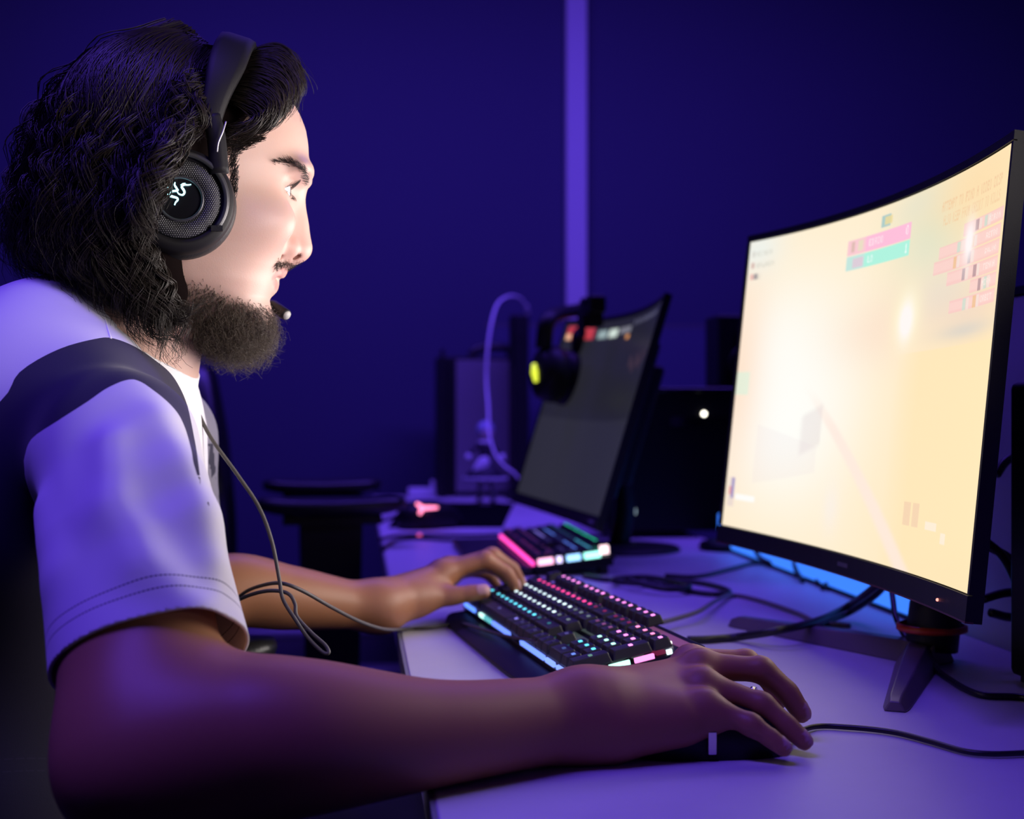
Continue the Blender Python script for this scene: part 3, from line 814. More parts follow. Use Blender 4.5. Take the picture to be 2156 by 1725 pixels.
# slim black screen seen edge on, right of that tower
po = on_z(1094, 1052, DESK)
e = empty('speaker', po, 'tall slim black column speaker beside the grey panelled computer case', 'speaker')
m = MB(); m.box((0, 0.02, 0.255), (0.040, 0.12, 0.47), fr=tf, at=po); m.build('cabinet', M['black'], e, bevel=0.004)
m = MB(); m.box((0, 0.02, 0.01), (0.07, 0.14, 0.02), fr=tf, at=po); m.build('base', M['black'], e, bevel=0.004)
m = MB(); m.prism([(-0.03, 0.35), (-0.02, 0.35), (-0.015, 0.49), (-0.028, 0.49)], -0.03, -0.02, fr=tf, at=po); m.build('side_grille', M['black_metal'], e)

# low partition behind the back desk
e = empty('partition_screen', DP(2.99, 0.9), 'low blue partition screen behind the back desk with a thin top rail', 'partition')
m = MB(); m.box((3.0, 0.95, 0.615), (0.02, 1.25, 1.21), fr=DF, at=EDGE); m.build('panel', mat('partition_fabric', (0.055, 0.055, 0.125), 0.8, bump=0.3, nscale=400), e)
m = MB(); m.box((3.0, 0.95, 1.2235), (0.022, 1.25, 0.007), fr=DF, at=EDGE); m.build('top_rail', mat('rail', (0.09, 0.08, 0.1), 0.5), e)
for vv in (0.335, 1.565):
    m = MB(); m.box((3.0, vv, 0.01), (0.30, 0.03, 0.02), fr=DF, at=EDGE); m.build('foot', M['black_metal'], e)

# white charging lead looping down from the column speaker
cl = smooth_path([P(1112, 660, 3.46), P(1108, 645, 3.42), P(1094, 628, 3.38), P(1072, 624, 3.34), P(1048, 640, 3.30), P(1034, 685, 3.27), P(1026, 745, 3.25), P(1024, 800, 3.24), P(1028, 860, 3.20), P(1030, 915, 3.12), P(1042, 955, 3.08), P(1060, 980, 3.06), P(1083, 998, 3.05), P(1120, 1040, 3.06)], 8)
clo = MB().tube(cl, np.where(np.arange(len(cl)) < 9, 0.0062, 0.0034), 8).build('charging_lead', M['white_cable'])
tag(clo, 'white charging lead looping over the tall column speaker', 'cable')

# small pale doll on a stand in front of the grey panelled tower
go = on_z(1022, 1064, DESK)
e = empty('toy_figure', go, 'small pale toy figure in a wide skirt before the grey panelled case', 'toy')
doll = M['white_plastic']; dark = mat('dark_dress', (0.03, 0.03, 0.04), 0.6)
S_ = 1.0
m = MB(); m.lathe([(0.001, 0.0), (0.04, 0.0), (0.04, 0.006), (0.001, 0.006)], 24, at=go); m.build('stand', M['black_gloss'], e)
for sx in (-0.016, 0.02):
    m = MB(); m.tube([go + [sx, 0, 0.006], go + [sx * 0.9, 0, 0.035], go + [sx * 0.6, 0, 0.07]], [0.006, 0.007, 0.008], 10); m.build('leg', doll, e)
m = MB(); m.lathe([(0.050, 0.066), (0.054, 0.070), (0.030, 0.095), (0.012, 0.118), (0.008, 0.118), (0.025, 0.093), (0.048, 0.068)], 28, at=go); m.build('skirt', dark, e)
m = MB(); m.lathe([(0.050, 0.064), (0.057, 0.066), (0.056, 0.071), (0.050, 0.071), (0.050, 0.064)], 28, at=go); m.build('skirt_hem', doll, e)
m = MB(); m.lathe([(0.012, 0.112), (0.014, 0.125), (0.018, 0.142), (0.014, 0.156), (0.006, 0.160)], 20, at=go); m.build('torso', dark, e)
m = MB(); m.ball(go + [-0.010, -0.020, 0.096], (0.018, 0.010, 0.030), 12, fr=np.array([[0.88, 0, 0.47], [0, 1, 0], [-0.47, 0, 0.88]])); m.build('apron', doll, e)
for sx in (-1, 1):
    m = MB(); m.tube(smooth_path([go + [sx * 0.016, 0, 0.152], go + [sx * 0.034, -0.006, 0.135], go + [sx * 0.042, -0.012, 0.118]], 5), [0.006] * 6 + [0.0052] * 5, 10); m.build('arm', dark, e)
    m = MB(); m.tube([go + [sx * 0.041, -0.011, 0.128], go + [sx * 0.044, -0.014, 0.112]], [0.008, 0.007], 10); m.build('cuff', doll, e)
m = MB(); m.lathe([(0.006, 0.152), (0.018, 0.154), (0.02, 0.160), (0.006, 0.164)], 20, at=go); m.build('collar', doll, e)
m = MB(); m.ball(go + [0.002, 0, 0.184], (0.019, 0.019, 0.022), 14); m.build('head', mat('doll_skin', (0.6, 0.5, 0.46), 0.5), e)
m = MB(); m.ball(go + [0.0, 0.003, 0.190], (0.0225, 0.021, 0.022), 14); m.build('hair', mat('doll_hair', (0.35, 0.40, 0.55), 0.5), e)

# small white plug on the far desk
q = on_z(888, 1046, DESK)
e = empty('power_adapter', q, 'small pale power adapter lying at the far end of the back desk', 'adapter')
m = MB(); m.box((0, 0, 0.013), (0.075, 0.04, 0.024), fr=rot_to((1, .1, 0)), at=q); m.build('body', M['white_plastic'], e, bevel=0.004)
m = MB(); m.box((0.03, 0.0, 0.03), (0.012, 0.012, 0.03), fr=rot_to((1, .1, 0)), at=q); m.build('plug', M['white_plastic'], e, bevel=0.002)
q = on_z(1530, 1158, DESK)
m = MB(); m.lathe([(0.001, 0.0004), (0.045, 0.0004), (0.048, 0.006), (0.044, 0.014), (0.03, 0.017), (0.001, 0.017)], 28, at=q)
tag(m.build('cable_puck', M['black'], None), 'round low black cable puck on the desk left of the lit monitor', 'cable holder')
# dark back of a further screen at the right edge, beyond the divider
q = DP(0.12, 0.60, 0)
e = empty('computer_case', np.array([0.4815, 1.158, DESK]), 'black computer case at the edge right of the lit monitor', 'computer')
m = MB(); m.box((0.0, 0, 0.135), (0.078, 0.05, 0.258), fr=rot_to((0.985, 0.17, 0)), at=(0.4815, 1.158, DESK)); m.build('housing', M['black'], e, bevel=0.006)
m = MB(); m.box((0.0, 0, 0.003), (0.06, 0.04, 0.006), fr=rot_to((0.985, 0.17, 0)), at=(0.4815, 1.158, DESK)); m.build('rubber_foot', M['rubber'], e)

# ------------------------------------------------------------------ cables on the near desk
dz = lambda x, y, h=0.003: on_z(x, y, DESK + h)
cable('keyboard_cable', [dz(1392, 1311, .012), dz(1420, 1304, .010), dz(1470, 1288, .012), dz(1510, 1264, .008), dz(1545, 1254, .003), dz(1600, 1265), dz(1680, 1292), dz(1720, 1310), dz(1790, 1318, .003)], 0.0028, M['grey_cable'], 'grey braided cable from the lit keyboard bending across the desk', 'cable')
cable('power_cable', [dz(1448, 1348, .004), dz(1490, 1347, .004), dz(1550, 1342, .005), dz(1640, 1328, .018), dz(1720, 1308, .018), dz(1780, 1280, .016), P(1825, 1250, 1.42), P(1862, 1218, 1.38)], 0.0042, M['rubber'], 'thick black cable swinging under the lit monitor', 'cable')
cable('power_cable', [dz(1716, 1318, .005), dz(1785, 1292, .008), P(1838, 1258, 1.44), P(1872, 1224, 1.40)], 0.0036, M['rubber'], 'short black cable beside the thick cable under the lit monitor', 'cable')
cable('power_cable', [dz(1875, 1225, .06), P(1880, 1262, 1.36), P(1886, 1300, 1.33), P(1905, 1340, 1.30), P(1935, 1378, 1.26), P(1952, 1392, 1.245), dz(1990, 1425), dz(2060, 1462), dz(2160, 1470), DP(0.16, 0.50, DESK + 0.004), DP(0.22, 0.55, DESK + 0.004)], 0.0029, M['rubber'], 'thin black cable dropping past the monitor neck to the right', 'cable')
cable('power_cable', [dz(1230, 1214), dz(1285, 1222), dz(1340, 1216), dz(1400, 1222), dz(1470, 1228), dz(1522, 1240), dz(1534, 1249), dz(1500, 1252), dz(1440, 1244), dz(1390, 1232), dz(1330, 1228, .008), dz(1290, 1222, .008), dz(1360, 1216, .008), dz(1450, 1234, .009), dz(1400, 1240, .009), dz(1320, 1222, .014)], 0.0042, M['rubber'], 'black cable coiled up on the desk behind the lit keyboard', 'cable')
cable('power_cable', [dz(1400, 1212), dz(1470, 1214), dz(1540, 1198), dz(1590, 1186), dz(1640, 1193), dz(1700, 1217), dz(1745, 1240)], 0.003, M['rubber'], 'thin black cable bowed in front of the glowing light bar', 'cable')
for i, (a, b_) in enumerate((((1590, 1158), (1640, 1195)), ((1672, 1180), (1690, 1225)), ((1722, 1190), (1722, 1232)), ((1765, 1200), (1730, 1240)))):
    pa, pb = P(a[0], a[1], on_z(a[0], a[1] + 24, DESK)[1] - 0.06), dz(b_[0], b_[1], .003)
    cable('power_cable', [pa + [0.012, 0.01, 0.08], pa, pb + [0.001, 0.004, 0]], 0.0034, M['rubber'], ['black cable crossing the far end of the glowing light bar', 'black cable hanging past the glowing light bar, second from its far end', 'black cable hanging straight before the middle of the glowing light bar', 'black cable slanting before the glowing light bar right of the straight one'][i], 'cable')
cb = [[(2075, 1140), (2110, 1170), (2135, 1215), (2150, 1260), (2190, 1330)], [(2080, 1150), (2130, 1180), (2165, 1230), (2200, 1260)], [(2070, 1262), (2110, 1250), (2150, 1246), (2200, 1240)], [(2098, 1000), (2118, 972), (2145, 960), (2200, 958)], [(2085, 1290), (2130, 1300), (2180, 1290)]]
for i, q in enumerate(cb):
    cable('power_cable', [P(x, y, 1.195 + 0.012 * i + 0.008 * k) for k, (x, y) in enumerate(q)], 0.0042, M['rubber'], ['black cable dropping steeply right of the lit monitor', 'black cable sloping from the lit monitor to the right edge', 'black cable running level right of the lit monitor foot', 'black cable arching from the upper back of the lit monitor', 'lowest black cable right of the lit monitor near the desk'][i], 'cable')
for i, q in enumerate(([(806, 1098), (840, 1085), (880, 1080)], [(800, 1136), (840, 1128), (900, 1126), (980, 1128), (1050, 1126)], [(806, 1158), (830, 1140), (880, 1134), (960, 1138), (1056, 1136)])):
    cable('power_cable', [dz(x, y) for x, y in q], 0.0035, M['rubber'], ['short black cable at the corner of the back desk', 'black cable lying across the back desk just behind the nearer one', 'black cable curving across the back desk to the small keyboard'][i], 'cable')

# ------------------------------------------------------------------ chairs
def armrest(e, c, fwd, L, W, z, zseat):
    fr = rot_to(fwd)
    v, f = [], []
    n = 20
    for k in range(n):
        a = 2 * math.pi * k / n
        x = math.copysign(abs(math.cos(a)) ** 0.55, math.cos(a)) * L / 2; y = math.copysign(abs(math.sin(a)) ** 0.7, math.sin(a)) * W / 2
        v.append((x, y))
    m = MB()
    rings = [(0.80, -0.028), (0.97, -0.022), (1.0, -0.010), (0.97, -0.002), (0.8, 0.0)]
    V_ = [(x * s, y * s, zz + (0.006 * (x / (L / 2)) ** 2)) for s, zz in rings for x, y in v]
    F_ = [(i * n + k, i * n + (k + 1) % n, (i + 1) * n + (k + 1) % n, (i + 1) * n + k) for i in range(4) for k in range(n)] + [tuple(range(n - 1, -1, -1)), tuple(range(4 * n, 5 * n))]
    m.add(V_, F_, 0, True, fr, (c[0], c[1], z))
    o = m.build('armrest', M['leather'], e)
    m = MB(); m.box((0, 0, (zseat - z - 0.028) / 2 - 0.014), (0.09, 0.035, z - 0.028 - zseat + 0.0), fr=fr, at=(c[0], c[1], z), taper=1.15)
    m.box((0, 0, -0.034), (0.17, 0.06, 0.014), fr=fr, at=(c[0], c[1], z))
    m.build('armrest_post', M['black'], o)
    return o
def gaming_chair(o, yaw, label, zs=0.46, back_tilt=0.2, arm_z=0.70, arm_y=0.31, arm_x=0.02, top=1.25, group=None):
    """Seat faces +x before the turn."""
    e = empty('gaming_chair', o, label, 'chair')
    fr = np.array([[math.cos(yaw), -math.sin(yaw), 0], [math.sin(yaw), math.cos(yaw), 0], [0, 0, 1]])
    W = lambda p: np.array(o) + fr @ np.array(p, float)
    m = MB(); m.box((0.0, 0, zs - 0.05), (0.50, 0.50, 0.09), fr=fr, at=o); m.build('seat', M['leather'], e, bevel=0.03, seg=3)
    for s in (-1, 1):
        m = MB(); m.box((0.02, s * 0.235, zs - 0.02), (0.46, 0.07, 0.08), fr=fr, at=o); m.build('seat_bolster', M['chair_grey'], e, bevel=0.025, seg=3)
    H = top - zs
    prof = [(0.0, 0.19), (0.12, 0.235), (0.30, 0.25), (0.46, 0.235), (0.58, 0.19), (0.66, 0.20), (0.72, 0.215), (0.80, 0.20), (0.93, 0.16), (1.0, 0.11)]
    v, f = [], []
    nn = 12
    for h, w in prof:
        z = zs - 0.02 + h * H; x = -0.24 - h * H * math.tan(back_tilt)
        for k in range(nn + 1):
            y = -w + 2 * w * k / nn
            wing = 0.075 * (abs(y) / w) ** 3 * (0.6 + 0.4 * math.sin(h * 3.1))
            v.append((x + wing, y, z))
        for k in range(nn, -1, -1):
            y = -w + 2 * w * k / nn
            v.append((x - 0.075 + 0.02 * (abs(y) / w) ** 2, y, z))
    q = 2 * (nn + 1)
    for i in range(len(prof) - 1):
        for k in range(q): f.append((i * q + k, i * q + (k + 1) % q, (i + 1) * q + (k + 1) % q, (i + 1) * q + k))
    f += [tuple(range(q - 1, -1, -1)), tuple((len(prof) - 1) * q + k for k in range(q))]
    m = MB(); m.add(v, f, 0, True, fr, o)
    bo = m.build('backrest', M['leather'], e)
    sd = bo.modifiers.new('round', 'SUBSURF'); sd.levels = 1; sd.render_levels = 2
    for s in (-1, 1):
        armrest(e, W((arm_x, s * arm_y, 0)), fr @ np.array([1.0, 0, 0]), 0.26, 0.095, arm_z, zs - 0.06)
    m = MB(); m.tube([W((0, 0, zs - 0.09)), W((0, 0, 0.13))], [0.03, 0.026], 14); m.build('gas_lift', M['black_metal'], e)
    for k in range(5):
        a = k * 2 * math.pi / 5 + 0.3
        p0, p1 = W((0.02 * math.cos(a), 0.02 * math.sin(a), 0.13)), W((0.31 * math.cos(a), 0.31 * math.sin(a), 0.075))
        m = MB(); m.tube([p0, p1], [0.026, 0.018], 10); l = m.build('leg', M['black'], e)
        m = MB(); m.lathe([(0.005, -0.022), (0.028, -0.022), (0.03, -0.016), (0.03, 0.016), (0.028, 0.022), (0.005, 0.022)], 18, fr=rot_to((math.cos(a + 1), math.sin(a + 1), 0)) @ np.array([[1, 0, 0], [0, 0, -1], [0, 1, 0]]), at=(p1[0], p1[1], 0.0305)); m.build('caster', M['rubber'], l)
    return e
yaw = math.atan2(0.1167, 0.9932)
gaming_chair(np.array([-0.52, 1.04, 0]), yaw - 0.12, 'black gaming chair that the man sits in', zs=0.445, arm_z=0.742, arm_y=0.315, arm_x=0.15, back_tilt=0.28, top=1.17)
gaming_chair(np.array([-0.345, 2.62, 0]), 0.17, 'empty black gaming chair beside the back desk', zs=0.50, arm_z=0.822, arm_y=0.30, arm_x=-0.02, back_tilt=0.06, top=1.10)
# ------------------------------------------------------------------ smooth bodies: distance shapes turned into one surface
class Cap:
    def __init__(s, a, b, ra, rb=None, flat=None):
        s.a, s.b = np.array(a, float), np.array(b, float); s.ra, s.rb = ra, ra if rb is None else rb
        s.ab = s.b - s.a; s.L2 = s.ab.dot(s.ab) + 1e-12
        s.flat = None if flat is None else (np.array(flat[0], float) / np.linalg.norm(flat[0]), flat[1])
        s.c = (s.a + s.b) / 2; s.R = math.sqrt(s.L2) / 2 + max(s.ra, s.rb)
    def ev(s, p, *_):
        q = p - s.a
        t = np.clip(q @ s.ab / s.L2, 0, 1)
        q = q - t[:, None] * s.ab
        d2 = np.einsum('ij,ij->i', q, q)
        if s.flat: d2 = d2 + (q @ s.flat[0]) ** 2 * (s.flat[1] ** 2 - 1)
        return np.sqrt(d2) - (s.ra + (s.rb - s.ra) * t)
class Ell:
    def __init__(s, c, r, fr=None):
        s.c, s.r = np.array(c, float), np.array(r, float); s.fr = fr; s.R = s.r.max()
    def ev(s, p, *_):
        q = p - s.c
        if s.fr is not None: q = q @ s.fr
        k0 = np.linalg.norm(q / s.r, axis=1); k1 = np.linalg.norm(q / (s.r ** 2), axis=1)
        return np.where(k1 < 1e-9, -s.r.min(), k0 * (k0 - 1) / np.maximum(k1, 1e-9))
class Fn:
    def __init__(s, f, c, R): s.f, s.c, s.R = f, np.array(c, float), R
    def ev(s, p, *_): return s.f(p)
def smin(a, b, k):
    h = np.maximum(k - np.abs(a - b), 0) / k
    return np.minimum(a, b) - h * h * k * 0.25
class Uni:
    def __init__(s, ch, k):
        s.ch, s.k = ch, k
        s.c = sum(x.c for x in ch) / len(ch); s.R = max(np.linalg.norm(x.c - s.c) + x.R for x in ch)
    def ev(s, p, bc=None, br=None):
        d = None
        for x in s.ch:
            if bc is not None and np.linalg.norm(bc - x.c) - x.R - br > 0.065: continue
            e = x.ev(p, bc, br); d = e if d is None else smin(d, e, s.k)
        return np.full(len(p), 0.2) if d is None else d
def chain(pts, rs, flat=None):
    return Uni([Cap(pts[i], pts[i + 1], rs[i], rs[i + 1], flat) for i in range(len(pts) - 1)], 0.0025)
class Spline:
    """Round limb along a smooth line with a changing radius."""
    def __init__(s, pts, rs, n):
        s.p, s.r = pts, rs
        s.c = pts.mean(0); s.R = np.linalg.norm(pts - s.c, axis=1).max() + rs.max(); s.n = n
    def ev(s, p, bc=None, br=None):
        d = np.full(len(p), 9.0)
        for i in range(len(s.p) - 1):
            a, ab = s.p[i], s.p[i + 1] - s.p[i]
            if bc is not None and np.linalg.norm(bc - a - ab / 2) - np.linalg.norm(ab) / 2 - s.r[i] - br > 0.065: continue
            t = np.clip((p - a) @ ab / (ab @ ab), 0, 1)
            q = p - a - t[:, None] * ab
            d = np.minimum(d, np.sqrt(np.einsum('ij,ij->i', q, q)) - (s.r[i] + (s.r[i + 1] - s.r[i]) * t))
        return np.minimum(d, 0.25)
def spline_chain(pts, rs, n=8):
    q = smooth_path([np.append(p, r) for p, r in zip(pts, rs)], n)
    return Spline(q[:, :3], q[:, 3], n)
def ev_ops(ops, p, bc=None, br=None):
    d = np.full(len(p), 0.25)
    for op, x, k in ops:
        if bc is not None and np.linalg.norm(bc - x.c) - x.R - br > 0.065: continue
        e = x.ev(p, bc, br)
        d = smin(d, e, k) if op == '+' else -smin(-d, e, k)
    return d

def axis(*seg):
    """Grid lines: (start, end, step) pieces."""
    out = []
    for a, b, h in seg: out += list(np.arange(a, b - h * 0.3, h))
    out = np.array(out)
    n = (-(len(out) - 1)) % 16
    return np.concatenate([out, out[-1] + seg[-1][2] * np.arange(1, n + 1)])

def sdf_surface(ops, X, Y, Z):
    nx, ny, nz = [(len(a) - 1) // 16 for a in (X, Y, Z)]
    bi, bj, bk = [a.ravel() for a in np.meshgrid(np.arange(nx), np.arange(ny), np.arange(nz), indexing='ij')]
    lo = np.stack([X[bi * 16], Y[bj * 16], Z[bk * 16]], 1); hi = np.stack([X[bi * 16 + 16], Y[bj * 16 + 16], Z[bk * 16 + 16]], 1)
    cc = (lo + hi) / 2; hr = np.linalg.norm(hi - lo, axis=1) / 2
    dC = ev_ops(ops, cc)
    act = np.nonzero(np.abs(dC) < hr * 1.9 + 0.008)[0]
    keep, vals = [], []
    for b in act:
        gx, gy, gz = np.meshgrid(X[bi[b] * 16:bi[b] * 16 + 17], Y[bj[b] * 16:bj[b] * 16 + 17], Z[bk[b] * 16:bk[b] * 16 + 17], indexing='ij')
        v = ev_ops(ops, np.stack([gx.ravel(), gy.ravel(), gz.ravel()], 1), cc[b], hr[b])
        if v.min() < 0 < v.max(): keep.append(b); vals.append(v.reshape(17, 17, 17).astype(np.float32))
    vals = np.array(vals); keep = np.array(keep)
    NY, NZ = ny * 16, nz * 16
    neg = vals < 0
    cnt = sum(neg[:, a:16 + a, b:16 + b, c:16 + c].astype(np.int8) for a in (0, 1) for b in (0, 1) for c in (0, 1))
    B, I, J_, K_ = np.nonzero((cnt > 0) & (cnt < 8))
    gi, gj, gk = bi[keep][B] * 16 + I, bj[keep][B] * 16 + J_, bk[keep][B] * 16 + K_
    acc = np.zeros((len(B), 3)); num = np.zeros(len(B))
    G = lambda a, b, c: vals[B, I + a, J_ + b, K_ + c]
    for ax in range(3):
        for p in (0, 1):
            for q in (0, 1):
                o = [p, q]; o.insert(ax, 0); o2 = list(o); o2[ax] = 1
                v0, v1 = G(*o), G(*o2)
                m = (v0 < 0) != (v1 < 0)
                t = np.where(m, v0 / np.where(m, v0 - v1, 1), 0)
                pos = np.zeros((len(B), 3)); pos += np.array(o); pos[:, ax] += t
                acc += pos * m[:, None]; num += m
    fr = acc / num[:, None]
    Vx = X[gi] + (X[gi + 1] - X[gi]) * fr[:, 0]; Vy = Y[gj] + (Y[gj + 1] - Y[gj]) * fr[:, 1]; Vz = Z[gk] + (Z[gk + 1] - Z[gk]) * fr[:, 2]
    ids = (gi * NY + gj) * NZ + gk
    od = np.argsort(ids); ids = ids[od]; Vt = np.stack([Vx, Vy, Vz], 1)[od]
    faces = []
    for ax in range(3):
        sl = [slice(0, 16)] * 3; s2 = list(sl); s2[ax] = slice(1, 17)
        a, b = neg[:, sl[0], sl[1], sl[2]], neg[:, s2[0], s2[1], s2[2]]
        Bq, i, j, k = np.nonzero(a != b)
        flip = a[Bq, i, j, k]
        g = [bi[keep][Bq] * 16 + i, bj[keep][Bq] * 16 + j, bk[keep][Bq] * 16 + k]
        o1, o2 = [x for x in range(3) if x != ax]
        q = []
        for d1, d2 in ((1, 1), (0, 1), (0, 0), (1, 0)):
            h = [x.copy() for x in g]; h[o1] = h[o1] - d1; h[o2] = h[o2] - d2
            q.append((h[0] * NY + h[1]) * NZ + h[2])
        q = np.stack(q, 1)
        w = np.searchsorted(ids, q); w = np.minimum(w, len(ids) - 1)
        ok = (ids[w] == q).all(1)
        w, fl = w[ok], flip[ok]
        if ax == 1: fl = ~fl
        w[~fl] = w[~fl][:, ::-1]
        faces.append(w)
    return Vt, np.concatenate(faces)

# ------------------------------------------------------------------ the man: skeleton taken from the photo
HD = 1.10
HO = P(450, 450, HD)
_psi = math.radians(11.0)
HF = np.array([math.cos(_psi), math.sin(_psi), 0]); HL = np.array([-math.sin(_psi), math.cos(_psi), 0]); HZ = np.array([0, 0, 1.0])
HFR = np.stack([HF, HL, HZ], 1)
def ux(px): return (px - 450) / 2600.0
def wy(py): return (450 - py) / 2545.0
def H(px, v, py):
    """Head point from a profile position in the photo and a sideways distance (towards the far side)."""
    return HO + HF * ux(px) + HL * v + HZ * wy(py)

_ty = [112, 116, 122, 132, 146, 166, 190, 212, 240, 270, 300, 324, 352, 368, 381, 398, 414, 432, 450, 475, 500, 525, 545, 565, 585, 606, 631, 648, 668, 688, 702, 712, 718]
_tf = [380, 425, 470, 520, 555, 585, 604, 617, 634, 646, 651, 652, 655, 654, 650, 641, 630, 620, 613, 607, 603, 600, 597, 593, 585, 578, 568, 572, 577, 570, 552, 525, 500]
_tyb = [112, 116, 122, 132, 146, 166, 190, 250, 320, 400, 450, 500, 540, 600, 650, 700, 718]
_tb = [360, 320, 285, 255, 232, 210, 192, 168, 160, 170, 190, 225, 262, 310, 362, 430, 490]
_tw = [0.004, 0.020, 0.032, 0.044, 0.053, 0.061, 0.067, 0.073, 0.0755, 0.0735, 0.0715, 0.0685, 0.0655, 0.059, 0.049, 0.031, 0.006]
_tc = [370, 365, 362, 358, 352, 345, 340, 332, 334, 350, 365, 388, 402, 430, 455, 485, 495]
_yy = np.linspace(105, 725, 1241)
def _sm(a, n=13):
    k = np.hanning(n + 2)[1:-1]; k /= k.sum()
    return np.convolve(np.pad(a, n // 2, mode='edge'), k, 'valid')
TF = _sm(ux(np.interp(_yy, _ty, _tf)), 21); TB = _sm(ux(np.interp(_yy, _tyb, _tb)), 41); TW = _sm(np.interp(_yy, _tyb, _tw), 41); TC = _sm(ux(np.interp(_yy, _tyb, _tc)), 61)
def _rho(u, v, w):
    y = 450 - w * 2545.0
    f, b, wd, c = [np.interp(y, _yy, t) for t in (TF, TB, TW, TC)]
    a = np.where(u > c, np.maximum(f - c, 0.002), np.maximum(c - b, 0.002))
    A = np.abs(u - c) / a; Bv = np.abs(v) / np.maximum(wd, 0.002)
    pw = 2.35
    r = (A ** pw + Bv ** pw) ** (1 / pw)
    over = np.maximum(0, np.maximum(112 - y, y - 718)) / 2545.0
    return r, over, np.minimum(a, wd)
def head_fn(p):
    q = p - HO
    u, v, w = q @ HF, q @ HL, q[:, 2]
    e = 0.0015
    r, ov, sc = _rho(u, v, w)
    rw = _rho(u, v, w + e)[0]; ru = _rho(u + e, v, w)[0]; rv = _rho(u, v + e, w)[0]
    g = np.sqrt(((rw - r) / e) ** 2 + ((ru - r) / e) ** 2 + ((rv - r) / e) ** 2)
    d = (r - 1) / np.clip(g, 6.0, 120.0)
    return np.maximum(np.clip(d, -0.06, 0.2), 0) + np.minimum(np.clip(d, -0.06, 0.2), 0) + ov * 1.0

EYE_R = 0.0122
EYES = [H(580, s * 0.0315, 412) for s in (-1, 1)]
head_ops = [('+', Fn(head_fn, H(400, 0, 400), 0.19), 0.001)]
for s in (-1, 1):
    head_ops += [('+', Ell(H(628, s * 0.026, 366), (0.012, 0.024, 0.0085), HFR), 0.012),
                 ('+', Ell(H(548, s * 0.046, 480), (0.026, 0.014, 0.016), HFR), 0.030),
                 ('-', Ell(H(640, s * 0.033, 413), (0.0165, 0.0175, 0.0105), HFR), 0.010)]
head_ops += [('+', Cap(H(616, 0, 398), H(632, 0, 516), 0.0085, 0.0105), 0.010),
             ('+', Cap(H(600, 0, 410), H(596, 0, 520), 0.0105, 0.0165), 0.010),
             ('+', Cap(H(617.5, 0, 412), H(629, 0, 470), 0.0068, 0.0072), 0.004),
             ('+', Ell(H(631, 0, 521), (0.0092, 0.0098, 0.0092), HFR), 0.004),
             ('+', Cap(H(626, 0, 533), H(603, 0, 545), 0.0042, 0.0035), 0.004)]
for s in (-1, 1):
    head_ops += [('+', Ell(H(606, s * 0.0135, 520), (0.0092, 0.0055, 0.0082), HFR), 0.0035),
                 ('-', Ell(H(616, s * 0.0082, 535), (0.0066, 0.0036, 0.0042), HFR), 0.0016),
                 ('-', Uni([Cap(H(588, s * 0.0175, 503), H(579, s * 0.0195, 520), 0.0024), Cap(H(579, s * 0.0195, 520), H(586, s * 0.0175, 541), 0.0024, 0.0015)], 0.002), 0.006)]
LIP_U = [H(597, 0, 568), H(590, -0.012, 573), H(566, -0.0245, 585)]
LIP_L = [H(577, 0, 601), H(574, -0.012, 599), H(563, -0.0235, 587)]
mir = lambda p: p - 2 * HL * ((p - HO) @ HL)
for s in (0, 1):
    m_ = (lambda p: p) if s == 0 else mir
    head_ops += [('+', Uni([Cap(m_(H(587, 0, 571)), m_(H(581, -0.012, 575)), 0.0048, 0.0040), Cap(m_(H(581, -0.012, 575)), m_(H(560, -0.0245, 585)), 0.0040, 0.0018)], 0.002), 0.006),
                 ('+', Uni([Cap(m_(H(568, 0, 600)), m_(H(564, -0.012, 599)), 0.0056, 0.0046), Cap(m_(H(564, -0.012, 599)), m_(H(555, -0.0225, 588)), 0.0046, 0.0018)], 0.002), 0.006),
                 ('-', Uni([Cap(m_(H(592, 0, 585)), m_(H(583, -0.013, 586)), 0.0012), Cap(m_(H(583, -0.013, 586)), m_(H(560, -0.026, 587)), 0.0012, 0.0010)], 0.001), 0.003)]
for s in (-1, 1):
    ec = EYES[0 if s < 0 else 1]
    def lid(p, ec=ec): return np.linalg.norm(p - ec, axis=1) - 0.0139
    head_ops += [('+', Fn(lid, ec, 0.014), 0.005)]
    def almond(p, ec=ec, s=s):
        q = p - ec; u, v, w = q @ HF, (q @ HL) * s, q[:, 2]
        x = np.clip((v + 0.0005) / 0.0138, -1, 1)
        up = 0.0052 * (1 - np.abs(x) ** 2.2) - w + 0.0008 * x - 0.0006
        dn = w + 0.0048 * (1 - np.abs(x) ** 2.0) - 0.0008 * x
        lat = 0.0138 - np.abs(v + 0.0005)
        return -np.minimum(np.minimum(up, dn) * 0.9, np.minimum(lat, u - 0.0005))
    head_ops += [('-', Fn(almond, ec + HF * 0.01, 0.022), 0.0010)]
    # ear, mostly under the ear cup
    head_ops += [('+', Uni([Ell(H(385, s * 0.077, 440), (0.013, 0.007, 0.026), HFR), Ell(H(372, s * 0.080, 425), (0.016, 0.005, 0.024), HFR)], 0.006), 0.004)]

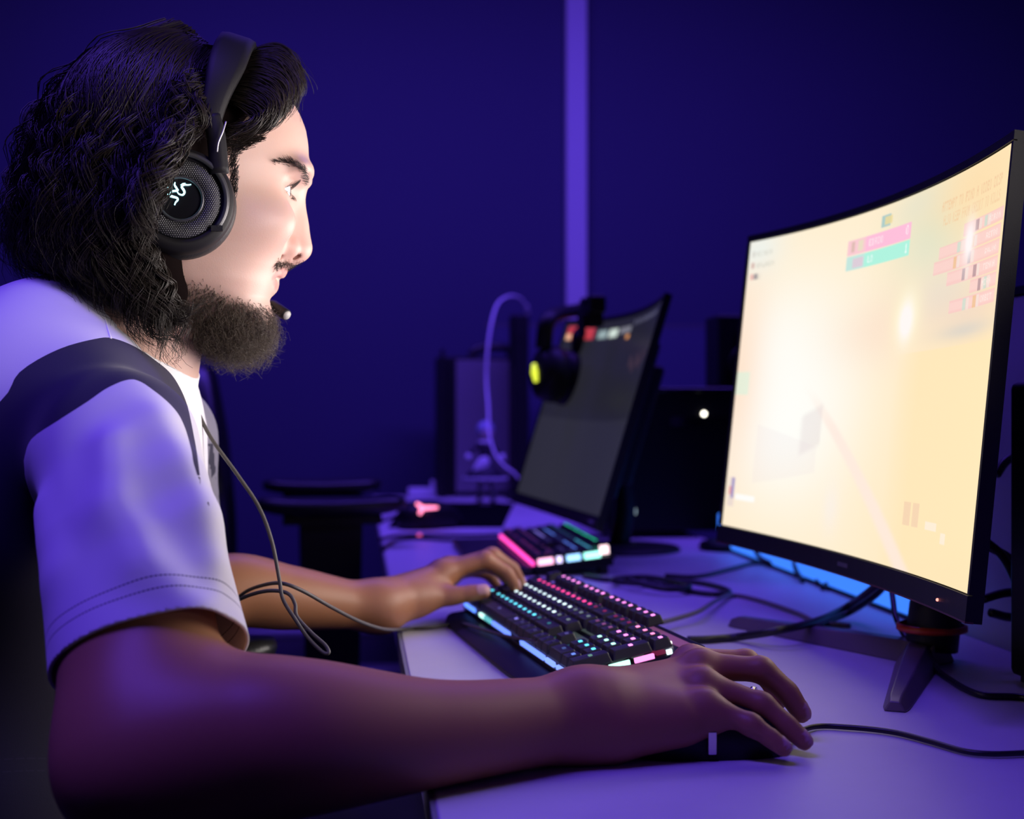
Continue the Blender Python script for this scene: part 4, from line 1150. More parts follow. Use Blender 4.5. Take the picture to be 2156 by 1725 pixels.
SH_R, SH_L = np.array([-0.278, 0.930, 0.955]), np.array([-0.338, 1.272, 0.952])
EL_R, EL_L = P(318, 1592, 0.80), P(322, 1335, 1.30)
lean = math.radians(14)
TFR = np.array([[math.cos(lean), 0, math.sin(lean)], [0, 1, 0], [-math.sin(lean), 0, math.cos(lean)]])
neck_axis = (P(335, 575, HD), P(226, 790, HD))
torso = [Ell((-0.382, 1.10, 0.895), (0.108, 0.168, 0.175), TFR), Ell((-0.388, 1.10, 0.980), (0.070, 0.135, 0.094), TFR),
         Cap(SH_R, (-0.350, 1.06, 0.985), 0.044, 0.052), Cap(SH_L, (-0.365, 1.14, 0.985), 0.044, 0.052),
         Ell((-0.435, 1.10, 0.69), (0.118, 0.150, 0.20)), Ell((-0.485, 1.10, 0.55), (0.135, 0.165, 0.11))]
WR_R = P(1236, 1508, 0.915)
FORE_R = [EL_R, P(470, 1562, 0.806), P(640, 1552, 0.815), P(900, 1545, 0.848), P(1090, 1525, 0.885), WR_R]
FR_R = [0.052, 0.0525, 0.0475, 0.0345, 0.0300, 0.0285]
WR_L = P(800, 1277, 1.415)
FORE_L = [EL_L, P(470, 1248, 1.335), P(600, 1258, 1.365), P(720, 1272, 1.395), WR_L]
FR_L = [0.043, 0.0385, 0.0335, 0.0265, 0.0225]
# right hand over the mouse
mcp = [P(1462, 1392, 0.992), P(1482, 1404, 0.968), P(1486, 1442, 0.942), P(1492, 1488, 0.917)]
fR = [([mcp[0], P(1572, 1392, 0.998), P(1622, 1436, 0.994), P(1640, 1476, 0.990)], [0.0098, 0.0088, 0.0078, 0.0066]),
      ([mcp[1], P(1602, 1410, 0.966), P(1657, 1456, 0.963), P(1688, 1503, 0.960)], [0.0106, 0.0096, 0.0086, 0.0070]),
      ([mcp[2], P(1604, 1484, 0.932), P(1656, 1526, 0.924), P(1693, 1562, 0.918)], [0.0098, 0.0087, 0.0078, 0.0064]),
      ([mcp[3], P(1580, 1526, 0.906), P(1622, 1554, 0.901), P(1650, 1576, 0.897)], [0.0090, 0.0078, 0.0071, 0.0060]),
      ([P(1380, 1470, 0.978), P(1470, 1480, 1.004), P(1556, 1482, 1.006), P(1612, 1490, 0.998)], [0.0130, 0.0110, 0.0096, 0.0074])]
palmR = [Cap(WR_R, mcp[0] - [0.004, 0, 0.006], 0.024, 0.0115), Cap(WR_R, mcp[1] - [0.004, 0, 0.008], 0.026, 0.0135), Cap(WR_R, mcp[2] - [0.003, 0, 0.010], 0.027, 0.0145), Cap(WR_R, mcp[3] - [0.003, 0, 0.008], 0.026, 0.0145),
         Cap(P(1300, 1533, 0.905), P(1425, 1520, 0.912), 0.0215, 0.0160), Cap(P(1290, 1480, 0.94), P(1400, 1470, 0.975), 0.02, 0.015)]
# left hand on the far end of the keyboard
wl = WR_L
fL = [([P(938, 1204, 1.470), P(1022, 1178, 1.480), P(1066, 1205, 1.484), P(1086, 1236, 1.486)], [0.0112, 0.0098, 0.0086, 0.0068]),
      ([P(950, 1198, 1.492), P(1036, 1170, 1.505), P(1078, 1196, 1.510), P(1096, 1228, 1.512)], [0.0110, 0.0098, 0.0086, 0.0068]),
      ([P(948, 1204, 1.514), P(1024, 1188, 1.530), P(1060, 1208, 1.536), P(1076, 1232, 1.538)], [0.0104, 0.0092, 0.0080, 0.0064]),
      ([P(940, 1212, 1.534), P(1000, 1200, 1.550), P(1030, 1212, 1.556), P(1044, 1230, 1.558)], [0.0096, 0.0082, 0.0072, 0.0060]),
      ([P(886, 1262, 1.440), P(945, 1256, 1.448), P(988, 1250, 1.452), P(1017, 1246, 1.454)], [0.0140, 0.0112, 0.0098, 0.0086])]
palmL = [Cap(wl, fL[i][0][0] - [0.002, 0, 0.004], 0.021, 0.0135) for i in range(4)] + [Cap(wl, fL[4][0][0], 0.021, 0.015), Cap(P(870, 1262, 1.44), P(915, 1238, 1.462), 0.018, 0.013)]
def finger(p, r):
    """Finger whose bends are short curves at the joints."""
    q, rr = [np.array(p[0])], [r[0]]
    for i in (1, 2):
        a, b, c = np.array(p[i - 1]), np.array(p[i]), np.array(p[i + 1])
        q += [b + (a - b) * 0.28, b + ((a - b) + (c - b)) * 0.035, b + (c - b) * 0.28]; rr += [r[i] * 0.97, r[i] * 1.0, r[i] * 0.96]
    q.append(np.array(p[3])); rr.append(r[3])
    return spline_chain(q, rr, 3)
def arm_ops(sh, el, fore, frr, palm, fing, ru=0.050):
    o = [('+', Cap(sh, el, ru, ru * 1.0), 0.03), ('+', spline_chain(fore, frr, 26), 0.03),
         ('+', Uni(palm, 0.012), 0.02), ('+', Uni([finger(p, r) for p, r in fing], 0.0012), 0.011)]
    for p, r in fing[:4]:     # knuckles
        o.append(('+', Ell(np.array(p[0]) + [-0.004, 0, 0.0005], (r[0] * 1.05,) * 3), 0.010))
        o.append(('+', Ell(np.array(p[1]) + [0, 0, 0.0002], (r[1] * 1.0,) * 3), 0.004))
    return o
body_ops = list(head_ops) + [('+', Cap(*neck_axis, 0.0545, 0.060), 0.03)] + [('+', t, 0.05) for t in torso]
body_ops += arm_ops(SH_R, EL_R, FORE_R, FR_R, palmR, fR) + arm_ops(SH_L, EL_L, FORE_L, FR_L, palmL, fL, 0.046)
# wrist bone on the outer side of the right wrist
body_ops += [('+', Ell(P(1246, 1500, 0.893), (0.010, 0.008, 0.009)), 0.010)]

BX = axis((-0.62, -0.29, 0.003), (-0.29, -0.19, 0.00125), (-0.19, 0.24, 0.0019))
BY = axis((0.72, 1.02, 0.0022), (1.02, 1.20, 0.0014), (1.20, 1.60, 0.0022))
BZ = axis((0.43, 0.735, 0.005), (0.735, 0.85, 0.0019), (0.85, 1.0, 0.003), (1.0, 1.03, 0.002), (1.03, 1.20, 0.00125), (1.20, 1.33, 0.003))
BV, BF = sdf_surface(body_ops, BX, BY, BZ)

def vert_normals(V, F):
    fn = np.cross(V[F[:, 2]] - V[F[:, 0]], V[F[:, 3]] - V[F[:, 1]])
    n = np.zeros_like(V)
    for k in range(4): np.add.at(n, F[:, k], fn)
    return n / (np.linalg.norm(n, axis=1)[:, None] + 1e-12)
BE = np.concatenate([BF[:, [0, 1]], BF[:, [1, 2]], BF[:, [2, 3]], BF[:, [3, 0]]])
def relax(V_, E_, w, it):
    for _ in range(it):
        a = np.zeros_like(V_); n_ = np.zeros(len(V_))
        np.add.at(a, E_[:, 0], V_[E_[:, 1]]); np.add.at(n_, E_[:, 0], 1)
        V_ = V_ + (a / np.maximum(n_, 1)[:, None] - V_) * w[:, None]
    return V_
BV = relax(BV, BE, np.where(BV[:, 2] < 1.0, 0.5, 0.18), 3)
BN = vert_normals(BV, BF)
bq = BV - HO
bu, bv, bw = bq @ HF, bq @ HL, bq[:, 2]
bpx, bpv = bu * 2600 + 450, 450 - bw * 2545
inhead = (np.abs(bv) < 0.1) & (bw > -0.12) & (np.linalg.norm(bq, axis=1) < 0.2)
def seg_d(p, a, b):
    ab = b - a; t = np.clip((p - a) @ ab / ab.dot(ab), 0, 1); return np.linalg.norm(p - a - t[:, None] * ab, axis=1)
def sstep(x, a, b):
    t = np.clip((x - a) / (b - a), 0, 1); return t * t * (3 - 2 * t)

# skin colour: arms darkened as if dimmer lit, reddish nose, lips and fingertips, shaven shadow where the beard thins, brown scalp
SKIN = np.array([0.58, 0.38, 0.315])
col = np.tile(SKIN, (len(BV), 1))
def blend(w, c):
    global col
    w = np.clip(w, 0, 1)[:, None]; col = col * (1 - w) + np.array(c) * w
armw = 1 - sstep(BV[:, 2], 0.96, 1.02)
blend(armw * 0.95, (0.37, 0.155, 0.070))  # weaker light on the arms painted into their skin colour
nz_ = np.sin(BV[:, 0] * 240) * np.sin(BV[:, 1] * 260 + 1) * np.sin(BV[:, 2] * 250 + 2)
blend(inhead * np.clip(nz_, 0, 1) * 0.10, (0.55, 0.30, 0.24))
nose = np.exp(-(np.linalg.norm(BV - H(602, 0, 518), axis=1) / 0.018) ** 2)
blend(nose * 0.60 * inhead, (0.56, 0.23, 0.20))
blend(0.10 * inhead * np.exp(-(np.linalg.norm(np.stack([bu - ux(560), np.abs(bv) - 0.045, bw - wy(500)], 1), axis=1) / 0.02) ** 2), (0.62, 0.28, 0.24))
dl = np.full(len(BV), 1.0)
for L in (LIP_U, LIP_L):
    for m_ in ((lambda p: p), mir):
        for i in (0, 1): dl = np.minimum(dl, seg_d(BV, m_(L[i]), m_(L[i + 1])))
blend(inhead * (1 - sstep(dl, 0.0036, 0.0055)) * 0.75, (0.52, 0.20, 0.18))
# beard shadow and scalp
BTOP_X = [360, 400, 436, 490, 537, 569, 600]; BTOP_Y = [590, 604, 611, 629, 642, 650, 655]
bline = np.interp(bpx, BTOP_X, BTOP_Y)
beardw = inhead * sstep(bpv, bline - 14, bline + 22) * (bpx > 385) * (1 - sstep(bpv, 730, 760))
blend(beardw * 0.55, (0.16, 0.10, 0.075))
HLX = [440, 470, 487, 510, 545, 580, 604, 622, 660]; HLY = [420, 395, 345, 300, 285, 262, 238, 200, 190]
hl = np.interp(bpx, HLX, HLY)
scalpw = inhead * sstep(hl - bpv, -10, 30)
scalpw = np.maximum(scalpw, inhead * (bpx < 455))
scalpw *= (bpv < 560) | (bpx < 340)
blend(np.clip(scalpw * (1 - sstep(bpv, 500, 560)), 0, 1) * 0.92, (0.025, 0.017, 0.013))
blend(inhead * 0.35 * (1 - sstep(np.hypot((bpx - 594), (bpv - 562)) * 0 + np.abs(bpv - np.interp(bpx, [556, 575, 600], [576, 563, 555])), 6, 12)) * (bpx > 556) * (bpx < 604) * (np.abs(bv) < 0.03), (0.10, 0.065, 0.05))
for s in (-1, 1):
    ed = np.abs(np.linalg.norm(BV - EYES[0 if s < 0 else 1], axis=1) - 0.0137)
    wdt = np.linalg.norm(BV - EYES[0 if s < 0 else 1] - HF * 0.004, axis=1)
    blend(inhead * (1 - sstep(wdt, 0.0135, 0.019)) * 0.22, (0.40, 0.20, 0.17))
# finger nails
def nail(p, q, tip_r, up, k):
    """Nail on the end phalanx from joint p to tip q."""
    global BV, col
    d = q - p; d /= np.linalg.norm(d); up = up - d * up.dot(d); up /= np.linalg.norm(up); sd = np.cross(d, up)
    x = BV - (q + d * tip_r * 0.1)
    a, b, c = x @ d / (tip_r * 0.95), x @ sd / (tip_r * 0.78), x @ up
    m = ((np.abs(a) ** 3 + np.abs(b) ** 3) < 1) & (c > tip_r * 0.35) & (c < tip_r * 1.6)
    blend(m * 0.8, (0.62, 0.36, 0.34))
    BV = BV + (m * k)[:, None] * BN
for pts, rs in fR[:4]: nail(np.array(pts[2]), np.array(pts[3]), rs[3], np.array([0.35, -0.1, 0.9]), 0.0005)
for pts, rs in fL[:4]: nail(np.array(pts[2]), np.array(pts[3]), rs[3], np.array([0.8, 0.0, 0.4]), 0.0005)
nail(np.array(fL[4][0][2]), np.array(fL[4][0][3]), fL[4][1][3], np.array([0.1, -0.8, 0.6]), 0.0005)

def skin_material():
    m = mat('skin', (0.6, 0.4, 0.3), 0.46, spec=0.4, sss=0.12)
    nt = m.node_tree; b = nt.nodes['Principled BSDF']
    a = nt.nodes.new('ShaderNodeAttribute'); a.attribute_name = 'skin'
    nt.links.new(a.outputs['Color'], b.inputs['Base Color'])
    tc = nt.nodes.new('ShaderNodeTexCoord'); n = nt.nodes.new('ShaderNodeTexNoise'); n.inputs['Scale'].default_value = 900; n.inputs['Detail'].default_value = 4
    bp = nt.nodes.new('ShaderNodeBump'); bp.inputs['Strength'].default_value = 0.12; bp.inputs['Distance'].default_value = 0.0006
    nt.links.new(tc.outputs['Object'], n.inputs['Vector']); nt.links.new(n.outputs['Fac'], bp.inputs['Height']); nt.links.new(bp.outputs['Normal'], b.inputs['Normal'])
    return m
man = empty('person', (-0.43, 1.10, 0.0), 'bearded person with long dark wavy hair in a white and navy jersey typing', 'person')
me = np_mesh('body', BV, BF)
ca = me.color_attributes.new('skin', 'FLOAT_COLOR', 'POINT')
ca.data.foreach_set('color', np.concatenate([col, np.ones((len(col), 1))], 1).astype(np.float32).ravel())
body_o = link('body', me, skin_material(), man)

# eyes
M['eye_white'] = mat('eye_white', (0.78, 0.76, 0.76), 0.12, coat=0.6)
M['iris'] = mat('iris_brown', (0.06, 0.03, 0.018), 0.15, coat=1.0)
M['pupil'] = mat('pupil', (0.003, 0.003, 0.003), 0.1, coat=1.0)
for s in (0, 1):
    g = HF * 0.985 + HL * (0.17) + HZ * (-0.06); g /= np.linalg.norm(g)
    fr = rot_to(g)
    zf = np.stack([fr[:, 1], fr[:, 2], fr[:, 0]], 1)
    m = MB()
    prof = [(EYE_R * math.sin(a), EYE_R * math.cos(a)) for a in np.linspace(math.pi, 0.50, 26)] + [(0.0054, 0.0112), (0.0040, 0.0117), (0.0024, 0.0119), (0.0023, 0.0119), (0.0001, 0.0120)]
    m.lathe(prof, 32, fr=zf, at=EYES[s])
    nper = 32
    for i in range(len(m.mi)):
        ringi = i // nper
        m.mi[i] = 0 if ringi < 25 else (1 if ringi < 28 else 2)
    m.build('eye', [M['eye_white'], M['iris'], M['pupil']], man)

# ------------------------------------------------------------------ hair strands
def strand_mesh(S, R, sides=3):
    """S: n strands x m points, R: radii of the same shape. Thin tubes in one mesh array."""
    n, m_, _ = S.shape
    T = np.gradient(S, axis=1); T /= np.linalg.norm(T, axis=2, keepdims=True) + 1e-12
    ref = np.where(np.abs(T[:, :, 1:2]) < 0.9, np.array([0, 1.0, 0]), np.array([1.0, 0, 0]))
    A = np.cross(T, ref); A /= np.linalg.norm(A, axis=2, keepdims=True) + 1e-12
    Bn = np.cross(T, A)
    V_ = np.stack([S + R[..., None] * (math.cos(2 * math.pi * k / sides) * A + math.sin(2 * math.pi * k / sides) * Bn) for k in range(sides)], 2)
    base = (np.arange(n)[:, None] * m_ + np.arange(m_ - 1)[None]) * sides
    F_ = []
    for k in range(sides):
        k2 = (k + 1) % sides
        F_.append(np.stack([base + k, base + k2, base + sides + k2, base + sides + k], -1).reshape(-1, 4))
    return V_.reshape(-1, 3), np.concatenate(F_)
def resample(p, n):
    q = smooth_path(p, 8)
    s = np.concatenate([[0], np.cumsum(np.linalg.norm(np.diff(q, axis=0), axis=1))])
    t = np.linspace(0, s[-1], n)
    return np.stack([np.interp(t, s, q[:, k]) for k in range(3)], 1)
def locks(guides, nlocks, per, npts, rl, wave, freq, r0, depth=0.0, seed=1, jit=0.0015, gpow=1.0, tmin=0.75, center=None):
    """Wavy locks spread over a sheet of guide curves (list of point lists in metres)."""
    g = np.random.default_rng(seed)
    G_ = np.stack([resample(p, npts) for p in guides])
    t = np.linspace(0, 1, npts)
    out, rad = [], []
    for k in range(nlocks):
        x = g.random() * (len(guides) - 1.001); i = int(x); f = x - i
        c = G_[i] * (1 - f) + G_[i + 1] * f
        e = tmin + (1.0 - tmin) * g.random() + 0.05 * g.random()
        c = np.stack([np.interp(np.clip(t * e, 0, 1), t, c[:, q]) for q in range(3)], 1)
        if depth: c = c + (center - c) * (depth * g.random() ** 1.5)
        T = np.gradient(c, axis=0); T /= np.linalg.norm(T, axis=1)[:, None] + 1e-9
        n1 = np.cross(T, np.array([0, 1.0, 0]) + 0.3 * g.normal(size=3)); n1 /= np.linalg.norm(n1, axis=1)[:, None] + 1e-9
        n2 = np.cross(T, n1)
        L = np.linalg.norm(np.diff(c, axis=0), axis=1).sum()
        ph, fr_, am = g.random() * 6.28, freq * (0.8 + 0.4 * g.random()) * L, wave * (0.5 + 0.9 * g.random())
        env = np.clip(t * 2.2, 0, 1) ** 1.2
        sgn = g.choice([-1, 1])
        c = c + (am * env * np.sin(ph + 6.28 * fr_ * t))[:, None] * n1 + (sgn * am * 0.8 * env * np.cos(ph + 6.28 * fr_ * t))[:, None] * n2
        rr = rl * (0.6 + 0.8 * g.random())
        for j in range(per):
            a = g.random() * 6.28; q = math.sqrt(g.random()) * rr
            tw = a + sgn * 2.0 * t * g.random()
            sp = q * (0.55 + 0.7 * np.sin(np.clip(t, 0, 1) * 2.6)) * (1 - 0.35 * t)
            s_ = c + (np.cos(tw) * sp)[:, None] * n1 + (np.sin(tw) * sp)[:, None] * n2
            w_ = jit * np.cumsum(g.normal(size=(npts, 3)), axis=0) / math.sqrt(npts) * t[:, None]
            s_ = s_ + w_ * 2
            if g.random() < 0.06: s_ = s_ + (t ** 2)[:, None] * g.normal(size=3) * 0.008
            ee = 0.8 + 0.2 * g.random()
            s_ = np.stack([np.interp(t * ee, t, s_[:, q2]) for q2 in range(3)], 1)
            out.append(s_); rad.append(r0 * (0.7 + 0.6 * g.random()) * np.clip(1.15 - t ** 3, 0.25, 1))
    return np.array(out), np.array(rad)

def gp(pts, vs):
    return [P(x, y, HD + v) for (x, y), v in zip(pts, vs)]
near = [
 ([(452, 118), (425, 170), (418, 235), (392, 300), (345, 350), (315, 420), (300, 500), (322, 580), (350, 672), (374, 740), (370, 775)], [-.055, -.078, -.092, -.106, -.118, -.120, -.112, -.100, -.092, -.085, -.085]),
 ([(430, 92), (385, 150), (365, 230), (340, 320), (300, 400), (275, 480), (272, 560), (290, 660), (328, 730), (350, 775)], [-.040, -.072, -.092, -.105, -.114, -.114, -.106, -.098, -.090, -.085]),
 ([(412, 72), (340, 125), (300, 215), (272, 320), (240, 420), (222, 510), (232, 600), (262, 675), (296, 735)], [-.030, -.065, -.090, -.102, -.110, -.108, -.100, -.092, -.086]),
 ([(395, 58), (300, 100), (235, 200), (200, 310), (172, 420), (160, 510), (175, 595), (222, 665)], [-.020, -.052, -.080, -.095, -.100, -.098, -.090, -.080]),
 ([(380, 48), (265, 90), (175, 190), (130, 310), (105, 420), (98, 510), (115, 580), (165, 612)], [-.012, -.038, -.064, -.078, -.084, -.080, -.070, -.062]),
 ([(368, 46), (225, 105), (118, 220), (68, 340), (42, 440), (40, 525), (68, 585), (125, 608)], [-.004, -.020, -.040, -.050, -.054, -.050, -.044, -.040]),
 ([(355, 46), (200, 118), (86, 245), (34, 370), (14, 460), (16, 535), (48, 588), (95, 605)], [0.0, -.004, -.010, -.014, -.014, -.012, -.010, -.010])]
NEAR = [gp(*q) for q in near]
mir = lambda p: p - 2 * HL * ((p - HO) @ HL)
FAR = [[mir(x) for x in g_] for g_ in NEAR]
HC = H(330, 0, 420)
S1, R1 = locks(NEAR, 470, 14, 36, 0.0050, 0.0085, 15, 0.00044, 0.20, 5, center=HC, jit=0.0008, tmin=0.84)
S2, R2 = locks(FAR, 90, 10, 24, 0.0075, 0.0062, 19, 0.00055, 0.15, 6, center=HC)
def off_skull(S, seed):
    """Keep strands outside the skull, each at its own small height."""
    g = np.random.default_rng(seed)
    need = (0.004 + 0.012 * g.random(len(S)) ** 1.3)[:, None] * np.ones(S.shape[:2])
    p = S.reshape(-1, 3).copy(); need = need.ravel()
    c0 = H(350, 0, 312)
    sk = Ell(H(350, 0, 312), (0.077, 0.077, 0.078), HFR)
    for _ in range(2):
        m_ = (p[:, 2] > H(0, 0, 420)[2])
        d = sk.ev(p)
        k = np.where(m_, np.clip(need - d, 0, 0.03), 0)
        r = p - c0; r /= np.linalg.norm(r, axis=1)[:, None] + 1e-9
        p = p + r * k[:, None]
    return p.reshape(S.shape)
S1, S2 = off_skull(S1, 41), off_skull(S2, 42)
# shorter curls round the crown, over the ear cup and beside the jaw
crown = [gp([(470, 205), (440, 215), (415, 245), (405, 285), (430, 315)], [-.088, -.100, -.108, -.114, -.118]), gp([(440, 150), (405, 165), (380, 195), (372, 240), (395, 270)], [-.070, -.085, -.095, -.104, -.108]), gp([(445, 190), (425, 230), (400, 270), (375, 320), (352, 370)], [-.085, -.100, -.112, -.124, -.127])]
S3, R3 = locks(crown, 34, 15, 26, 0.0040, 0.0065, 26, 0.00040, 0, 8, jit=0.0008)
jaw = [gp([(320, 500), (330, 580), (355, 640), (395, 652), (428, 622)], [-.105, -.098, -.088, -.082, -.080]), gp([(322, 540), (338, 600), (352, 650), (380, 690), (384, 740)], [-.102, -.096, -.088, -.082, -.080]), gp([(352, 560), (345, 610), (360, 650), (390, 650), (415, 636)], [-.085, -.085, -.082, -.080, -.078]), gp([(300, 560), (300, 630), (330, 690), (360, 720), (372, 765)], [-.100, -.095, -.088, -.084, -.082])]
S4, R4 = locks(jaw, 34, 15, 30, 0.0036, 0.0072, 20, 0.00040, 0, 9, jit=0.0008)
overcup = [gp([(365, 250), (362, 300), (352, 345), (332, 390), (322, 420)], [-.118, -.126, -.131, -.133, -.134]), gp([(335, 270), (335, 330), (312, 390), (300, 440), (312, 500)], [-.115, -.128, -.134, -.134, -.130]), gp([(330, 300), (318, 370), (300, 440), (300, 500), (318, 560)], [-.114, -.124, -.128, -.124, -.114])]
S5, R5 = locks(overcup, 30, 15, 30, 0.0042, 0.0070, 20, 0.00040, 0, 10, jit=0.0008)
# front tuft over the forehead
tuft = [gp([(508, 118), (548, 108), (590, 108), (616, 126), (633, 155), (638, 188), (632, 212)], [.0, .0, .0, .0, .0, .002, .004]),
        gp([(505, 125), (545, 112), (586, 114), (612, 137), (625, 165), (624, 190), (614, 205)], [-.015, -.018, -.020, -.020, -.018, -.016, -.014]),
        gp([(502, 140), (540, 130), (580, 135), (604, 160), (612, 190), (600, 226), (572, 256)], [-.030, -.036, -.040, -.042, -.044, -.048, -.054]),
        gp([(498, 160), (530, 155), (562, 165), (590, 190), (594, 222), (570, 256), (520, 278)], [-.045, -.052, -.058, -.060, -.062, -.066, -.070]),
        gp([(490, 185), (515, 185), (545, 195), (570, 215), (572, 240), (540, 268), (480, 282)], [-.060, -.066, -.070, -.072, -.073, -.075, -.077]),
        gp([(482, 215), (500, 220), (520, 230), (540, 245), (530, 264), (500, 276), (468, 276)], [-.070, -.074, -.076, -.078, -.079, -.080, -.081])]
S6, R6 = locks(tuft, 165, 14, 26, 0.0036, 0.0026, 12, 0.00040, 0, 12, jit=0.0006, tmin=0.82)
tuftf = [[mir(p) for p in g_] for g_ in tuft[1:]]
S7, R7 = locks(tuftf, 60, 10, 20, 0.0045, 0.002, 12, 0.0005, 0, 13, jit=0.0006, tmin=0.78)
# fine hair of the temple, combed back from the hairline
tm = []
for k in range(420):
    x = 478 + 62 * rng.random(); y0 = 284 + 46 * rng.random() * (1 - (x - 478) / 75)
    v = -0.0745 - 0.0005 + 0.030 * max(0, (x - 500) / 70) ** 1.5
    l = 22 + 26 * rng.random()
    tm.append([P(x + l * 0.5 - q * l, y0 + 5 * math.sin(q * 2 + k) + q * 7, HD + v - 0.002 * rng.random()) for q in np.linspace(0, 1, 8)])
for k in range(260):
    x = 484 + 16 * rng.random(); y0 = 315 + 85 * rng.random()
    tm.append([P(x + 3 - q * 8 + 2 * math.sin(3 * q + k), y0 + q * 22, HD - 0.0765 - 0.0015 * rng.random()) for q in np.linspace(0, 1, 8)])
tm = np.array(tm)
Rt = np.full(tm.shape[:2], 0.00020) * np.linspace(1, 0.4, 8)[None]

# the body of the hair under the strands
def shrink(p, k=0.86): return HC + (np.asarray(p) - HC) * k
hops = [('+', Fn(lambda p: np.maximum(head_fn(p) - 0.005, -((p - HO) @ HF - 0)* -1 - 0.045 + 0 * p[:, 0]), H(400, 0, 400), 0.2), 0.001)]
for g_ in NEAR + FAR:
    q = resample([shrink(p, 0.76) for p in g_], 9)
    hops.append(('+', Uni([Cap(q[i], q[i + 1], 0.017 + 0.004 * math.sin(i), 0.017) for i in range(2, 7)], 0.01), 0.02))
def cap_fn(p):
    q = p - HO; u, w = q @ HF, q[:, 2]
    return np.maximum(np.maximum(head_fn(p) - 0.003, (0.846 * u - 0.533 * w + 0.013)), -(w + 0.045))
hops[0] = ('+', Fn(cap_fn, H(400, 0, 400), 0.2), 0.001)
for sgn in (1, -1):
    for g_ in tuft[1:5]:
        q = resample([p if sgn > 0 else mir(p) for p in g_], 7)
        q = HC + (q - HC) * 0.96
        hops.append(('+', Uni([Cap(q[i], q[i + 1], 0.0045, 0.0045) for i in range(0, 5)], 0.004), 0.008))
hops.append(('+', Ell(H(325, 0, 300), (0.066, 0.066, 0.066), HFR), 0.03))
hops.append(('+', Ell(H(245, 0, 430), (0.062, 0.066, 0.072), HFR), 0.03))
HVt, HFt = sdf_surface(hops, axis((-0.46, -0.17, 0.0032)), axis((0.95, 1.25, 0.0032)), axis((0.98, 1.36, 0.0032)))
VV, FF_, off = [HVt], [HFt], len(HVt)
for S_, R_ in ((S1, R1), (S2, R2), (S3, R3), (S4, R4), (S5, R5), (S6, R6), (S7, R7), (tm, Rt)):
    v_, f_ = strand_mesh(S_, R_)
    VV.append(v_); FF_.append(f_ + off); off += len(v_)
def hair_material(name, c0, c1, rough=0.42, spec=0.35):
    m = mat(name, c0, rough, spec=spec)
    nt = m.node_tree; b = nt.nodes['Principled BSDF']
    tc = nt.nodes.new('ShaderNodeTexCoord'); n = nt.nodes.new('ShaderNodeTexNoise'); n.inputs['Scale'].default_value = 260; n.inputs['Detail'].default_value = 2
    mx = nt.nodes.new('ShaderNodeMix'); mx.data_type = 'RGBA'
    mx.inputs['A'].default_value = (*c0, 1); mx.inputs['B'].default_value = (*c1, 1)
    nt.links.new(tc.outputs['Object'], n.inputs['Vector']); nt.links.new(n.outputs['Fac'], mx.inputs['Factor']); nt.links.new(mx.outputs['Result'], b.inputs['Base Color'])
    return m
M['hair'] = hair_material('dark_hair', (0.008, 0.006, 0.005), (0.026, 0.018, 0.014))
M['beard'] = hair_material('brown_beard', (0.034, 0.024, 0.018), (0.115, 0.085, 0.062), 0.5)
M['hair_base'] = mat('hair_shadow', (0.006, 0.004, 0.004), 1.0, spec=0.0)
me = np_mesh('hair', np.concatenate(VV), np.concatenate(FF_))
mi_ = np.zeros(len(me.polygons), np.int32); mi_[:len(HFt)] = 1
link('hair', me, [M['hair'], M['hair_base']], man)
me.polygons.foreach_set('material_index', mi_)

# beard, moustache, eyebrows, lashes: short strands rooted on the face
def rooted(mask_w, n, length, dirf, npts, r0, curl, seed, lift=0.35):
    g = np.random.default_rng(seed)
    w = np.clip(mask_w, 0, None); w = w / w.sum()
    idx = g.choice(len(BV), n, p=w)
    S_, R_ = [], []
    for i in idx:
        p, nm = BV[i], BN[i]
        d = dirf(p, nm, g); d /= np.linalg.norm(d)
        L = length(p, g); t = np.linspace(0, 1, npts)
        ax = g.normal(size=3); ax -= d * ax.dot(d); ax /= np.linalg.norm(ax); ay = np.cross(d, ax)
        ph, fq = g.random() * 6.28, (1.0 + 1.6 * g.random())
        dirs = nm * (1 - t)[:, None] * lift + d * (0.4 + t)[:, None]
        dirs /= np.linalg.norm(dirs, axis=1)[:, None]
        s_ = p + np.concatenate([np.zeros((1, 3)), np.cumsum(dirs[:-1], axis=0)]) * L / (npts - 1)
        a = curl * L * t
        s_ = s_ + (a * np.sin(ph + 6.28 * fq * t) - a * math.sin(ph))[:, None] * ax * 0.6 + (a * np.cos(ph + 6.28 * fq * t))[:, None] * ay * 0.6
        S_.append(s_); R_.append(r0 * (0.7 + 0.6 * g.random()) * (1.1 - 0.8 * t))
    return np.array(S_), np.array(R_)
facearea = inhead & (bpx > 385)
upper = sstep(bpv, bline - 4, bline + 24) * facearea * (np.abs(bv) < 0.075)
lowlim = (bpv < 722) & (bpx - 385 > (bpv - 640) * 0.35)
bm_w = (0.03 * sstep(bpv, bline - 18, bline) + upper) * facearea * lowlim
def bl(p, g):
    q = p - HO; px_, py_ = (q @ HF) * 2600 + 450, 450 - q[2] * 2545
    k = sstep(py_, 625, 690)
    return (0.005 + 0.021 * k * (0.35 + 0.65 * sstep(px_, 400, 500)) * (1 - 0.6 * sstep(px_, 535, 575))) * (0.35 + 0.95 * g.random())
def bd(p, nm, g):
    q = p - HO; px_ = (q @ HF) * 2600 + 450
    f = sstep(px_, 420, 560)
    return np.array([0, 0, -1.0]) + HF * (-0.15 + 0.10 * f) + nm * 0.25 + g.normal(size=3) * 0.5 - HL * 0.25 * ((q @ HL) / 0.06)
S8, R8 = rooted(bm_w, 5600, bl, bd, 12, 0.00019, 0.28, 21)
v8, f8 = strand_mesh(S8, R8)
link('beard', np_mesh('beard', v8, f8), M['beard'], man)
